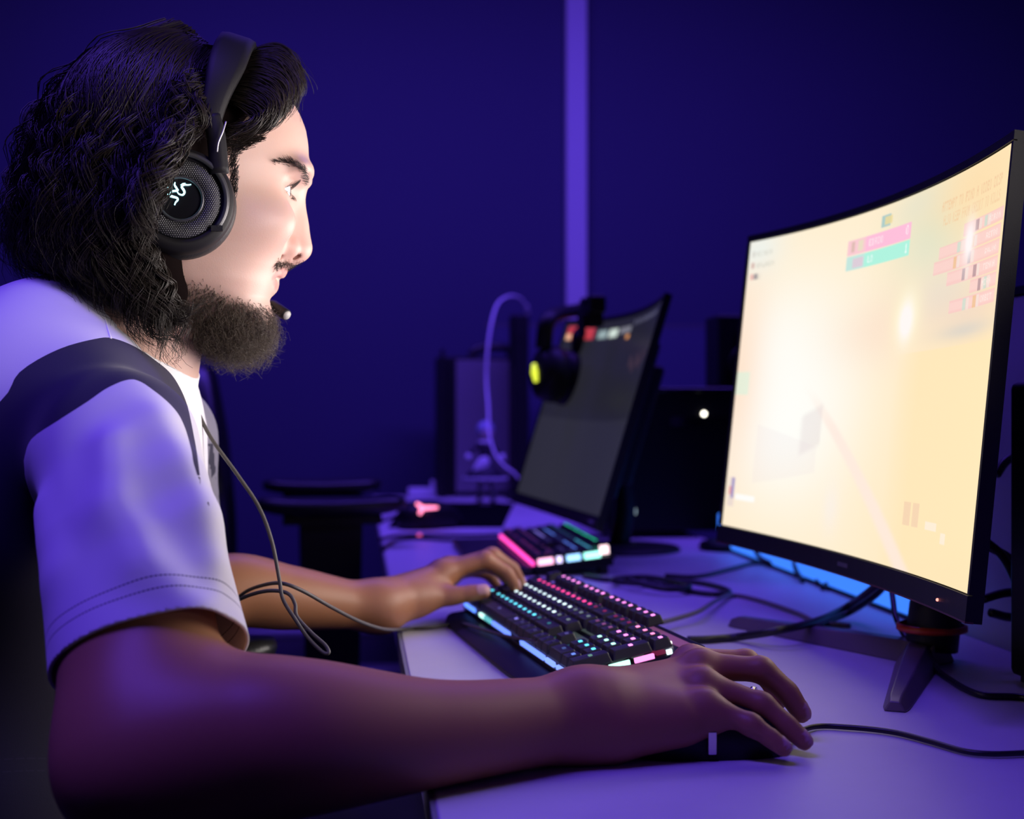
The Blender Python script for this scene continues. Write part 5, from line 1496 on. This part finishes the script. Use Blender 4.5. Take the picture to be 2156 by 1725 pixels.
mline = np.interp(bpx, [552, 575, 600], [577, 564, 556])
mw_ = facearea * np.exp(-((bpv - mline) / 6.5) ** 2) * (bpx > 553) * (np.abs(bv) < 0.032) * (np.abs(bv) > 0.002) * (dl > 0.0042)
S9, R9 = rooted(mw_, 520, lambda p, g: 0.0045 * (0.6 + 0.6 * g.random()), lambda p, nm, g: np.array([0, 0, -0.55]) - HF * 0.45 + HL * 1.0 * np.sign((p - HO) @ HL) + g.normal(size=3) * 0.2, 6, 0.00018, 0.05, 22, 0.25)
v9, f9 = strand_mesh(S9, R9)
link('moustache', np_mesh('moustache', v9, f9), M['hair'], man)
for s in (-1, 1):
    eb = np.interp(bpx, [572, 590, 612, 632, 650], [367, 359, 358, 368, 385])
    w_ = facearea * np.exp(-((bpv - eb) / np.interp(bpx, [572, 600, 645], [2.5, 4.2, 6.5])) ** 2) * (bpx > 574) * (bpx < 652) * (bv * s > 0.008) * (bv * s < 0.056)
    S_, R_ = rooted(w_, 430, lambda p, g: 0.0062 * (0.6 + 0.6 * g.random()), lambda p, nm, g: HL * s * 0.8 - HF * 0.55 + HZ * (0.35 - 0.3 * g.random()) + g.normal(size=3) * 0.12, 6, 0.00018, 0.03, 31 + s, 0.10)
    v_, f_ = strand_mesh(S_, R_)
    link('eyebrow', np_mesh('eyebrow', v_, f_), M['hair'], man)
    ec = EYES[0 if s < 0 else 1]
    la = []
    for k in range(46):
        x = -0.0125 + 0.025 * k / 45 + 0.0003 * rng.normal()
        for up_ in (1, -1):
            if up_ < 0 and k % 2: continue
            xn = np.clip((x + 0.0005) / 0.0138, -1, 1)
            w = (0.0050 * (1 - abs(xn) ** 2.2) + 0.0006 * xn - 0.0002) if up_ > 0 else -(0.0048 * (1 - abs(xn) ** 2))
            uu = math.sqrt(max(0.0139 ** 2 - x * x - w * w, 0.00002))
            p0 = ec + HF * uu + HL * s * x + HZ * w
            L = 0.0085 if up_ > 0 else 0.0045
            la.append([p0 + (HF * (0.85) + HL * s * x * 30 + HZ * (0.12 * up_)) * L * t + HZ * up_ * L * 0.45 * t * t for t in np.linspace(0, 1, 6)])
    la = np.array(la)
    v_, f_ = strand_mesh(la, np.full(la.shape[:2], 0.00016) * np.linspace(1.1, 0.3, 6)[None])
    link('eyelashes', np_mesh('eyelashes', v_, f_), M['hair'], man)
# ------------------------------------------------------------------ clothes
def poly_sd(q, poly):
    """Signed distance to a polygon, positive inside."""
    poly = np.asarray(poly); n = len(poly)
    d = np.full(len(q), 9.0); ins = np.zeros(len(q), bool)
    for i in range(n):
        a, b = poly[i], poly[(i + 1) % n]
        ab = b - a; t = np.clip((q - a) @ ab / (ab @ ab + 1e-12), 0, 1)
        d = np.minimum(d, np.linalg.norm(q - a - t[:, None] * ab, axis=1))
        c = (a[1] > q[:, 1]) != (b[1] > q[:, 1])
        ins ^= c & (q[:, 0] < (b[0] - a[0]) * (q[:, 1] - a[1]) / (b[1] - a[1] + 1e-12) + a[0])
    return np.where(ins, d, -d)

HEM_R, HEM_L = P(318, 1388, 0.845), np.array([-0.341, 1.282, 0.838])
axR = HEM_R - SH_R; axR /= np.linalg.norm(axR)
slR = Spline(np.array([SH_R + [0.004, 0, -0.004], SH_R + (HEM_R - SH_R) * 0.5, HEM_R, HEM_R + axR * 0.05]), np.array([0.054, 0.0585, 0.0625, 0.064]), 1)
slL = Spline(np.array([SH_L, SH_L + (HEM_L - SH_L) * 0.5, HEM_L, HEM_L + np.array([0, 0.004, -0.05])]), np.array([0.052, 0.057, 0.061, 0.062]), 1)
g_ = 0.009
jt = [Ell((-0.380, 1.10, 0.895), (0.108 + g_, 0.168 + g_, 0.175 + g_), TFR), Ell((-0.388, 1.10, 0.980), (0.070 + g_, 0.135 + g_, 0.094 + g_), TFR),
      Cap(SH_R, (-0.350, 1.06, 0.985), 0.048, 0.058), Cap(SH_L, (-0.365, 1.14, 0.985), 0.048, 0.058),
      Ell((-0.435, 1.10, 0.69), (0.118 + 0.018, 0.150 + 0.018, 0.24)), Ell((-0.480, 1.10, 0.54), (0.135 + 0.014, 0.165 + 0.014, 0.14))]
collar = Cap(P(305, 640, HD), P(216, 800, HD), 0.0660, 0.068)
jops = [('+', t, 0.05) for t in jt] + [('+', collar, 0.012), ('+', slL, 0.022), ('+', slR, 0.018)]
# the body under the cloth stays under it
jval = np.full(len(BV), -1.0)
cov = np.nonzero((BV[:, 2] > 0.5) & (BV[:, 0] < -0.10))[0]
jval[cov] = ev_ops(jops, BV[cov])
under = (jval > -0.0065) & (jval < 0.03)
under &= ~((BV[:, 1] < 0.97) & ((BV - HEM_R) @ axR > -0.004)) & ~((BV[:, 1] > 1.17) & (BV[:, 2] < HEM_L[2] + 0.004))
under &= ~(((BV - P(384, 768, HD)) @ np.array([0.69, 0, 0.724]) > -0.004) & (np.abs(BV[:, 1] - 1.10) < 0.085))
BV2 = BV - BN * (np.where(under, jval + 0.0065, 0))[:, None]
bme = body_o.data
bme.vertices.foreach_set('co', BV2.astype(np.float32).ravel()); bme.update()
# cloth folds on the near sleeve and over the back
def fold(pts, r): return Uni([Cap(pts[i], pts[i + 1], r[i], r[i + 1]) for i in range(len(pts) - 1)], 0.01)
jops += [('+', fold([P(330, 900, 0.888), P(365, 1000, 0.872), P(400, 1090, 0.858), P(430, 1180, 0.846)], [0.004, 0.013, 0.013, 0.004]), 0.035),
         ('+', fold([P(240, 940, 0.866), P(268, 1070, 0.843), P(330, 1175, 0.824), P(405, 1265, 0.816)], [0.002, 0.011, 0.011, 0.003]), 0.03),
         ('-', fold([P(300, 930, 0.850), P(328, 1020, 0.832), P(378, 1120, 0.816), P(428, 1205, 0.812)], [0.001, 0.008, 0.008, 0.002]), 0.028),
         ('+', fold([P(110, 1080, 0.875), P(150, 1220, 0.842), P(180, 1340, 0.825)], [0.006, 0.009, 0.006]), 0.02)]
JV, JF = sdf_surface(jops, axis((-0.66, -0.14, 0.0026)), axis((0.74, 1.38, 0.0026)), axis((0.46, 1.13, 0.0026)))
JE = np.concatenate([JF[:, [0, 1]], JF[:, [1, 2]], JF[:, [2, 3]], JF[:, [3, 0]]])
JV = relax(JV, JE, np.full(len(JV), 0.5), 4)
me = np_mesh('jersey', JV, JF)
bm = bmesh.new(); bm.from_mesh(me)
def cut(cond, co, no):
    fs = [f for f in bm.faces if cond(f.calc_center_median())]
    geom = list({v for f in fs for v in f.verts}) + list({e for f in fs for e in f.edges}) + fs
    bmesh.ops.bisect_plane(bm, geom=geom, plane_co=co, plane_no=no, clear_outer=True, dist=1e-6)
cut(lambda c: c.y < 0.93 and (c.x - HEM_R[0]) ** 2 + (c.y - HEM_R[1]) ** 2 + (c.z - HEM_R[2]) ** 2 < 0.13 ** 2, HEM_R, axR)
cut(lambda c: c.y > 1.19 and (c.x - HEM_L[0]) ** 2 + (c.y - HEM_L[1]) ** 2 < 0.12 ** 2 and c.z < 0.87 and slL.ev(np.array([list(c)]))[0] < 0.006, HEM_L, (0, 0.05, -1))
cn = np.array([0.69, 0, 0.724]); cco = P(384, 768, HD)
cut(lambda c: abs(c.y - 1.10) < 0.085 and c.z > 1.0, cco, cn)
cut(lambda c: c.z < 0.56, (0, 0, 0.535), (0, 0, -1))
bm.to_mesh(me); bm.free()
for p in me.polygons: p.use_smooth = True
n = len(me.vertices); jv = np.empty(n * 3, np.float32); me.vertices.foreach_get('co', jv); jv = jv.reshape(-1, 3).astype(float)
def xz(q): return [((x - CX) / FPX, (CY - y) / FPX) for x, y in smooth_path([(a_[0], a_[1]) for a_ in q], 4)]
N_ = xz([(-400, 1250, 1.05), (-150, 960, 1.02), (0, 846, 0.995), (41, 784, 0.98), (122, 736, 0.965), (204, 713, 0.955), (240, 713, 0.95), (286, 731, 0.945), (327, 759, 0.945), (357, 784, 0.95), (378, 815, 0.96), (395, 856, 0.97), (408, 917, 0.98), (416, 963, 0.99), (428, 1060, 1.0), (446, 1200, 1.0), (446, 2600, 1.0), (-900, 2600, 1.0)])
S_poly = xz([(50, 968, 0.905), (66, 925, 0.905), (122, 886, 0.905), (184, 846, 0.905), (230, 815, 0.91), (281, 799, 0.915), (327, 825, 0.915), (367, 861, 0.91), (388, 897, 0.91), (403, 948, 0.905), (413, 994, 0.90), (470, 1150, 0.86), (620, 1500, 0.82), (60, 1560, 0.82), (56, 1060, 0.88)])
q2 = np.stack([jv[:, 0], jv[:, 2] - CAMZ], 1) / jv[:, 1:2]
sdS = poly_sd(q2, S_poly)
dsl = slR.ev(jv)
sdS = np.where(q2[:, 0] < (170 - CX) / FPX, np.minimum(sdS, 0.012 - dsl), np.where(dsl < 0.07, sdS, -0.02))
navy = np.minimum(poly_sd(q2, N_), -sdS)
attr(me, 'navy', navy)
attr(me, 'hem', np.where(jv[:, 1] < 1.05, (HEM_R - jv) @ axR, (jv - HEM_L)[:, 2]))
hu = np.cross(axR, [0, 0, 1.0]); hu /= np.linalg.norm(hu); hv = np.cross(axR, hu)
ang = np.arctan2((jv - HEM_R) @ hv, (jv - HEM_R) @ hu)
attr(me, 'hemang', ang)
attr(me, 'printed', np.where(jv[:, 1] > 1.14, 0.012 - slL.ev(jv), -0.02))
def jersey_material():
    m = mat('jersey_cloth', (0.72, 0.70, 0.72), 0.75, spec=0.2)
    nt = m.node_tree; b = nt.nodes['Principled BSDF']; L = nt.links
    b.inputs['Sheen Weight'].default_value = 0.15
    def at(n_):
        a = nt.nodes.new('ShaderNodeAttribute'); a.attribute_name = n_; return a.outputs['Fac']
    def mth(op, a, b_=None, c_=None):
        x = nt.nodes.new('ShaderNodeMath'); x.operation = op
        for i, v in enumerate((a, b_, c_)):
            if v is None: continue
            if isinstance(v, (int, float)): x.inputs[i].default_value = v
            else: L.new(v, x.inputs[i])
        return x.outputs[0]
    def mix(f, a, b_):
        x = nt.nodes.new('ShaderNodeMix'); x.data_type = 'RGBA'
        L.new(f, x.inputs['Factor'])
        for s_, v in (('A', a), ('B', b_)):
            if isinstance(v, tuple): x.inputs[s_].default_value = (*v, 1)
            else: L.new(v, x.inputs[s_])
        return x.outputs['Result']
    navy_f = mth('GREATER_THAN', at('navy'), 0.0)
    c = mix(navy_f, (0.72, 0.70, 0.72), (0.022, 0.018, 0.045))
    # dark print on the far sleeve
    tc = nt.nodes.new('ShaderNodeTexCoord')
    vo = nt.nodes.new('ShaderNodeTexVoronoi'); vo.inputs['Scale'].default_value = 55; vo.distance = 'CHEBYCHEV'
    wv = nt.nodes.new('ShaderNodeTexNoise'); wv.inputs['Scale'].default_value = 38
    L.new(tc.outputs['Object'], wv.inputs['Vector']); L.new(tc.outputs['Object'], vo.inputs['Vector'])
    sep = nt.nodes.new('ShaderNodeSeparateXYZ'); L.new(tc.outputs['Object'], sep.inputs[0])
    low = mth('LESS_THAN', sep.outputs['Z'], 0.948)
    pat = mth('GREATER_THAN', mth('ADD', mth('MULTIPLY', vo.outputs['Distance'], 1.0), wv.outputs['Fac']), 0.92)
    pc = mix(mth('MULTIPLY', pat, low), (0.17, 0.16, 0.20), (0.02, 0.018, 0.035))
    c = mix(mth('GREATER_THAN', at('printed'), 0.0), c, pc)
    # two rows of dark stitching above the hem
    hem = at('hem')
    l1 = mth('LESS_THAN', mth('ABSOLUTE', mth('SUBTRACT', hem, 0.0150)), 0.00042)
    l2 = mth('LESS_THAN', mth('ABSOLUTE', mth('SUBTRACT', hem, 0.0225)), 0.00042)
    dash = mth('GREATER_THAN', mth('SINE', mth('MULTIPLY', at('hemang'), 150.0)), -0.72)
    st = mth('MULTIPLY', mth('MAXIMUM', l1, l2), dash)
    c = mix(st, c, (0.03, 0.025, 0.06))
    L.new(c, b.inputs['Base Color'])
    n1 = nt.nodes.new('ShaderNodeTexNoise'); n1.inputs['Scale'].default_value = 1800
    bp = nt.nodes.new('ShaderNodeBump'); bp.inputs['Strength'].default_value = 0.15; bp.inputs['Distance'].default_value = 0.0004
    L.new(tc.outputs['Object'], n1.inputs['Vector']); L.new(n1.outputs['Fac'], bp.inputs['Height']); L.new(bp.outputs['Normal'], b.inputs['Normal'])
    return m
jo = link('jersey', me, jersey_material(), man)
sol = jo.modifiers.new('cloth', 'SOLIDIFY'); sol.thickness = 0.0022; sol.offset = -1
# shoulder seam from the collar down to the navy band
m = MB()
def on_jersey(x, y, d0):
    """Walk from d0 into the room until the jersey is met."""
    lo, hi = d0 - 0.2, d0 + 0.15
    ds = np.linspace(lo, hi, 200); pp = np.array([P(x, y, d) for d in ds])
    v = ev_ops(jops, pp); i = np.argmax(v < 0)
    return pp[i]
seam = np.array([on_jersey(x, y, 0.98) for x, y in ((214, 632), (216, 655), (224, 685), (233, 714))])
m.tube(smooth_path(seam, 5), 0.0011, 6)
m.build('shoulder_seam', mat('seam_thread', (0.8, 0.78, 0.82), 0.6), jo)
# dark letters printed on the chest, mostly turned away from view
lt = MB()
for q in ([(413, 984), (415, 998)], [(417, 986), (419, 999)], [(417, 986), (421, 985)], [(418, 992), (421, 991)], [(418, 1006), (420, 1018)], [(421, 1006), (423, 1018)], [(418, 1012), (422, 1011)], [(421, 1024), (423, 1036)]):
    pp = [on_jersey(x, y, 1.2) for x, y in q]
    lt.tube(np.array(pp) + [0.0004, -0.0004, 0], 0.0012, 5)
tag(lt.build('chest_lettering', mat('print_navy', (0.02, 0.018, 0.045), 0.7), jo), 'dark letters printed down the chest')

# trousers and shoes, in the dark under the desk
HIP = np.array([-0.485, 1.10, 0.56])
tops = [('+', Ell(HIP, (0.155, 0.185, 0.12)), 0.05)]
for s in (-1, 1):
    kn = np.array([-0.06, 1.10 + s * 0.13, 0.545]); an = np.array([-0.10, 1.10 + s * 0.14, 0.10])
    tops += [('+', Spline(np.array([HIP + [0.02, s * 0.09, 0.01], (HIP + kn) / 2 + [0, s * 0.06, 0.03], kn]), np.array([0.095, 0.088, 0.068]), 1), 0.04), ('+', Spline(np.array([kn, (kn + an) / 2 + [-0.02, 0, 0], an]), np.array([0.068, 0.062, 0.050]), 1), 0.03)]
tv, tf_ = sdf_surface(tops, axis((-0.68, 0.06, 0.007)), axis((0.78, 1.42, 0.007)), axis((0.02, 0.72, 0.007)))
link('trousers', np_mesh('trousers', tv, tf_), mat('dark_trousers', (0.02, 0.02, 0.028), 0.8), man)
for s in (-1, 1):
    so_ = np.array([-0.10, 1.10 + s * 0.14, 0.0])
    sv, sf = sdf_surface([('+', Cap(so_ + [-0.02, 0, 0.05], so_ + [0.16, 0, 0.04], 0.045, 0.037), 0.02), ('+', Cap(so_ + [0, 0, 0.06], so_ + [0, 0, 0.11], 0.044, 0.048), 0.03)], axis((so_[0] - 0.09, so_[0] + 0.22, 0.005)), axis((so_[1] - 0.07, so_[1] + 0.07, 0.005)), axis((-0.02, 0.18, 0.005)))
    sv[:, 2] = np.maximum(sv[:, 2], 0.001)
    link('shoe', np_mesh('shoe', sv, sf), M['rubber'], man)

# ring worn on the thumb side finger of the right hand
rc_ = np.array(fR[4][0][2]) + np.array([0.010, -0.001, 0.0015])
rd = np.array(fR[4][0][3]) - np.array(fR[4][0][2]); fr = rot_to(rd)
m = MB(); m.lathe([(0.0102, -0.0022), (0.0114, -0.0018), (0.0117, 0), (0.0114, 0.0018), (0.0102, 0.0022), (0.0099, 0), (0.0102, -0.0022)], 36, fr=np.stack([fr[:, 1], fr[:, 2], fr[:, 0]], 1), at=rc_)
tag(m.build('finger_ring', M['silver'], None), 'silver ring on the right hand of the man above the mouse', 'ring')

# ------------------------------------------------------------------ headset worn by the man
CUPC = P(380, 424, 1.003)
hs = empty('headset', CUPC, 'black headset with a glowing emblem on its ear cup worn over the dark hair', 'headset')
def cup_frame(n):
    n = n / np.linalg.norm(n); q = HZ - n * HZ.dot(n); q /= np.linalg.norm(q)
    x = np.cross(q, n)
    return np.stack([x, q, n], 1)
CNF = cup_frame(-HL * 0.985 + HF * 0.05 + HZ * 0.02)
CNR = cup_frame(HL * 0.99 + HF * 0.05)
M['shell'] = mat('headset_shell', (0.010, 0.009, 0.011), 0.55, spec=0.25, bump=0.08, nscale=1500)
M['cushion'] = mat('cushion_leatherette', (0.016, 0.016, 0.018), 0.5, bump=0.3, nscale=600)
def grille_material():
    m = mat('perforated_grille', (0.03, 0.03, 0.033), 0.4, metal=0.5)
    nt = m.node_tree; b = nt.nodes['Principled BSDF']; L = nt.links
    at = nt.nodes.new('ShaderNodeAttribute'); at.attribute_name = 'dots'
    mx = nt.nodes.new('ShaderNodeMix'); mx.data_type = 'RGBA'
    mx.inputs['A'].default_value = (0.012, 0.012, 0.014, 1); mx.inputs['B'].default_value = (0.20, 0.20, 0.21, 1)
    L.new(at.outputs['Fac'], mx.inputs['Factor']); L.new(mx.outputs['Result'], b.inputs['Base Color'])
    return m
def ear_cup(c, fr, emblem):
    m = MB(); m.lathe([(0.0395, 0.004), (0.0385, 0.009), (0.0335, 0.0105), (0.0300, 0.0100), (0.0295, 0.0060), (0.0001, 0.0060)], 64, fr=fr, at=c)
    m.lathe([(0.0395, 0.004), (0.0405, -0.001), (0.0400, -0.008)], 64, fr=fr, at=c)
    o = m.build('ear_cup', M['shell'], hs)
    m = MB(); m.lathe([(0.0395, -0.006), (0.0415, -0.010), (0.0422, -0.018), (0.0405, -0.026), (0.034, -0.029), (0.024, -0.027), (0.022, -0.020), (0.022, -0.006)], 56, fr=fr, at=c); m.build('ear_cushion', M['cushion'], o)
    # grille ring: dots are raised points on a fine mesh
    nr, na = 56, 420
    R_ = np.linspace(0.0172, 0.0294, nr); A_ = np.linspace(0, 2 * np.pi, na, endpoint=False)
    rr, aa = np.meshgrid(R_, A_, indexing='ij')
    x, y = rr * np.cos(aa), rr * np.sin(aa)
    z = 0.0102 + 0.0022 * np.sin((rr - 0.0172) / 0.0122 * np.pi) ** 0.7
    s_ = 0.00165
    def lat(ox, oy):
        px_, py_ = x / s_ + ox, y / (s_ * 1.732) + oy
        return np.hypot((px_ - np.round(px_)) * 1.0, (py_ - np.round(py_)) * 1.732)
    dd = np.minimum(lat(0, 0), lat(0.5, 0.5))
    dots = 1 - sstep(dd, 0.22, 0.36)
    z = z + 0.00030 * dots
    V_ = np.stack([x, y, z], -1).reshape(-1, 3) @ fr.T + c
    i0 = np.arange(nr - 1)[:, None] * na + np.arange(na)[None]; i1 = np.arange(nr - 1)[:, None] * na + (np.arange(na)[None] + 1) % na
    F_ = np.stack([i0, i0 + na, i1 + na, i1], -1).reshape(-1, 4)
    me = np_mesh('grille', V_, F_); attr(me, 'dots', dots.ravel()); link('grille', me, grille_material(), o)
    m = MB(); m.lathe([(0.0175, 0.0095), (0.0172, 0.0128), (0.0158, 0.0130), (0.0150, 0.0105)], 56, fr=fr, at=c); m.build('trim_ring', mat('trim_metal', (0.09, 0.09, 0.10), 0.3, 0.6), o)
    m = MB(); m.lathe([(0.0152, 0.0102), (0.008, 0.0108), (0.0001, 0.0110)], 48, fr=fr, at=c); m.build('centre_disc', M['black_gloss'], o)
    # fork that holds the cup, with its end clip
    m = MB()
    a0, a1 = (math.radians(-38), math.radians(95))
    m.tube([c + fr @ np.array([0.0338 * math.cos(a), 0.0338 * math.sin(a), 0.0125]) for a in np.linspace(a0, a1, 28)], 0.0022, 8, flat=1.0)
    m.build('fork', mat('fork_metal', (0.08, 0.08, 0.085), 0.35, 0.5), o)
    m = MB(); m.box((0.0335 * math.cos(a0), 0.0335 * math.sin(a0) - 0.001, 0.0125), (0.0085, 0.0040, 0.004), fr=fr, at=c); m.build('fork_clip', M['black'], o)
    if emblem:
        k = 1 / 5.75 / 2820.0
        def ep(pts): return [c + fr @ np.array([(x - 400) * k - 0.0025, -(y - 775) * k + 0.0035, 0.0118]) for x, y in pts]
        m = MB()
        def worm(pts, w0, w1, w2):
            q = smooth_path(ep(pts), 6); t = np.linspace(0, 1, len(q))
            m.tube(q, np.interp(t, [0, 0.5, 1], [w0, w1, w2]) * k * 1.25, 8, flat=0.5)
        worm([(566, 655), (530, 662), (480, 664), (456, 690), (476, 722), (488, 755), (468, 785), (430, 780), (404, 756)], 10, 24, 12)
        worm([(378, 636), (372, 668), (390, 700), (412, 735)], 9, 20, 20)
        worm([(246, 650), (272, 660), (266, 690), (292, 704), (322, 682)], 12, 18, 6)
        worm([(412, 738), (350, 745), (304, 768), (306, 798), (352, 812), (400, 826), (408, 850), (384, 880), (372, 912)], 20, 24, 12)
        worm([(440, 668), (470, 648), (500, 642)], 5, 10, 5)
        tag(m.build('emblem', glow('emblem_glow', (0.45, 0.92, 1.0), 2.6), o), 'glowing pale blue emblem of three entwined snakes')
    return o
ear_cup(CUPC, CNF, True)
CUPF = CUPC + HL * 2 * ((H(450, 0, 450) - CUPC) @ HL)
CNR = np.stack([CNF[:, 0] - 2 * HL * (CNF[:, 0] @ HL), CNF[:, 1] - 2 * HL * (CNF[:, 1] @ HL), CNF[:, 2] - 2 * HL * (CNF[:, 2] @ HL)], 1)
ear_cup(CUPF, CNR, False)
# headband: a wide padded strap from cup to cup over the top of the head
def band(name, lo, wide0, wide1, th, m_, off=0.0):
    v, f = [], []
    N = 48
    half = abs((CUPC - HO) @ HL)
    base = H(446, 0, 318); top = H(504, 0, 108)
    upd = (top - base); hh = np.linalg.norm(upd); upd /= hh
    wd = np.cross(HL, upd); wd /= np.linalg.norm(wd)
    if wd @ HF < 0: wd = -wd
    for i in range(N + 1):
        a = math.pi * i / N
        ca, sa = math.cos(a), math.sin(a)
        y = -half * math.copysign(abs(ca) ** 0.75, ca) * 1.0; z = hh * sa ** 0.8
        nrm = np.array([ca, sa])
        w = wide0 + (wide1 - wide0) * sstep(sa, 0.05, 0.6)
        c = base + HL * y + upd * z
        out = -HL * ca + upd * sa
        for k in range(10):
            b_ = 2 * math.pi * k / 10
            v.append(c + wd * (w / 2 * math.copysign(abs(math.cos(b_)) ** 0.5, math.cos(b_))) + out * (off + th / 2 * math.copysign(abs(math.sin(b_)) ** 0.6, math.sin(b_))))
    for i in range(N):
        for k in range(10): f.append((i * 10 + k, i * 10 + (k + 1) % 10, i * 10 + 10 + (k + 1) % 10, i * 10 + 10 + k))
    f += [tuple(range(9, -1, -1)), tuple(N * 10 + k for k in range(10))]
    m = MB(); m.add(v, f, 0, True)
    return m.build(name, m_, hs)
hbn = band('headband', 0, 0.018, 0.0290, 0.010, M['shell'], 0.002)
hp = band('headband_padding', 0, 0.012, 0.024, 0.012, M['cushion'], -0.007)
hp.parent = hbn
for s in (-1, 1):
    fc = CUPC if s < 0 else CUPF
    m = MB(); q = [H(452, s * 0.100, 300), H(462, s * 0.103, 340), fc + HF * 0.029 + HZ * 0.020 + HL * s * 0.010]
    m.tube(smooth_path(q, 6), 0.0045, 10, flat=1.6); m.build('yoke', M['shell'], hs)
    m = MB(); m.tube(smooth_path([P(476, 256, 0.994), P(469, 278, 0.992), P(460, 300, 0.991), P(457, 320, 0.992)] if s < 0 else [mir(p) for p in (P(476, 256, 0.994), P(469, 278, 0.992), P(460, 300, 0.991), P(457, 320, 0.992))], 6), 0.0006, 8); m.build('wire', mat('bare_wire', (0.6, 0.58, 0.58), 0.35, 0.6), hs)
# microphone on its boom, from the far cup round to the mouth
mt0, mt1 = P(575, 643, 1.135), P(604, 664, 1.125)
m = MB(); m.tube(smooth_path([CUPF + HF * 0.02 - HZ * 0.035, CUPF + HF * 0.05 - HZ * 0.055 + HL * 0.004, P(545, 640, 1.185), P(562, 636, 1.155), mt0], 6), 0.0026, 8)
bo = m.build('microphone_boom', M['black'], hs)
m = MB(); m.tube([mt0 + (mt0 - mt1) * 0.2, mt0, mt1 - (mt1 - mt0) * 0.08, mt1], [0.0035, 0.0048, 0.0050, 0.0042], 14); m.build('microphone', M['black'], bo)
m = MB(); dd_ = (mt1 - mt0) / np.linalg.norm(mt1 - mt0); m.tube([mt1 - dd_ * 0.0004, mt1 + dd_ * 0.0006], [0.0040, 0.0038], 14); tag(m.build('microphone_tip', mat('tip_grey', (0.35, 0.34, 0.33), 0.5), bo), 'grey microphone tip')
# the lead of the headset, knotted above the arm and running on to the desk
lead = [CUPF - HZ * 0.040, P(400, 620, 1.20), P(392, 720, 1.175), P(388, 790, 1.155), P(402, 830, 1.135), P(440, 915, 1.12), P(500, 1000, 1.12), P(545, 1068, 1.12), P(572, 1140, 1.115), P(588, 1220, 1.11), P(596, 1262, 1.105), P(622, 1305, 1.10), P(650, 1345, 1.098), P(680, 1374, 1.095), P(692, 1374, 1.095), P(684, 1358, 1.098), P(655, 1332, 1.10), P(625, 1298, 1.103), P(621, 1272, 1.107), P(606, 1250, 1.11), P(570, 1244, 1.115), P(530, 1252, 1.13), P(495, 1268, 1.15), P(480, 1285, 1.17), P(488, 1272, 1.20), P(520, 1245, 1.19), P(560, 1231, 1.15), P(596, 1229, 1.115), P(640, 1246, 1.12), P(700, 1280, 1.15), P(760, 1310, 1.20), P(810, 1325, 1.27)]
lead += [on_z(850, 1325, DESK + 0.004), on_z(905, 1322, DESK + 0.003), on_z(965, 1313, DESK + 0.004), on_z(985, 1316, DESK + 0.012), on_z(1030, 1330, DESK + 0.014), on_z(1075, 1342, DESK + 0.017), on_z(1120, 1350, DESK + 0.024), on_z(1165, 1372, DESK + 0.024), on_z(1200, 1392, DESK + 0.018)]
m = MB(); m.tube(smooth_path(lead, 10), 0.00165, 8); m.build('lead', M['cloth_cable'], hs)
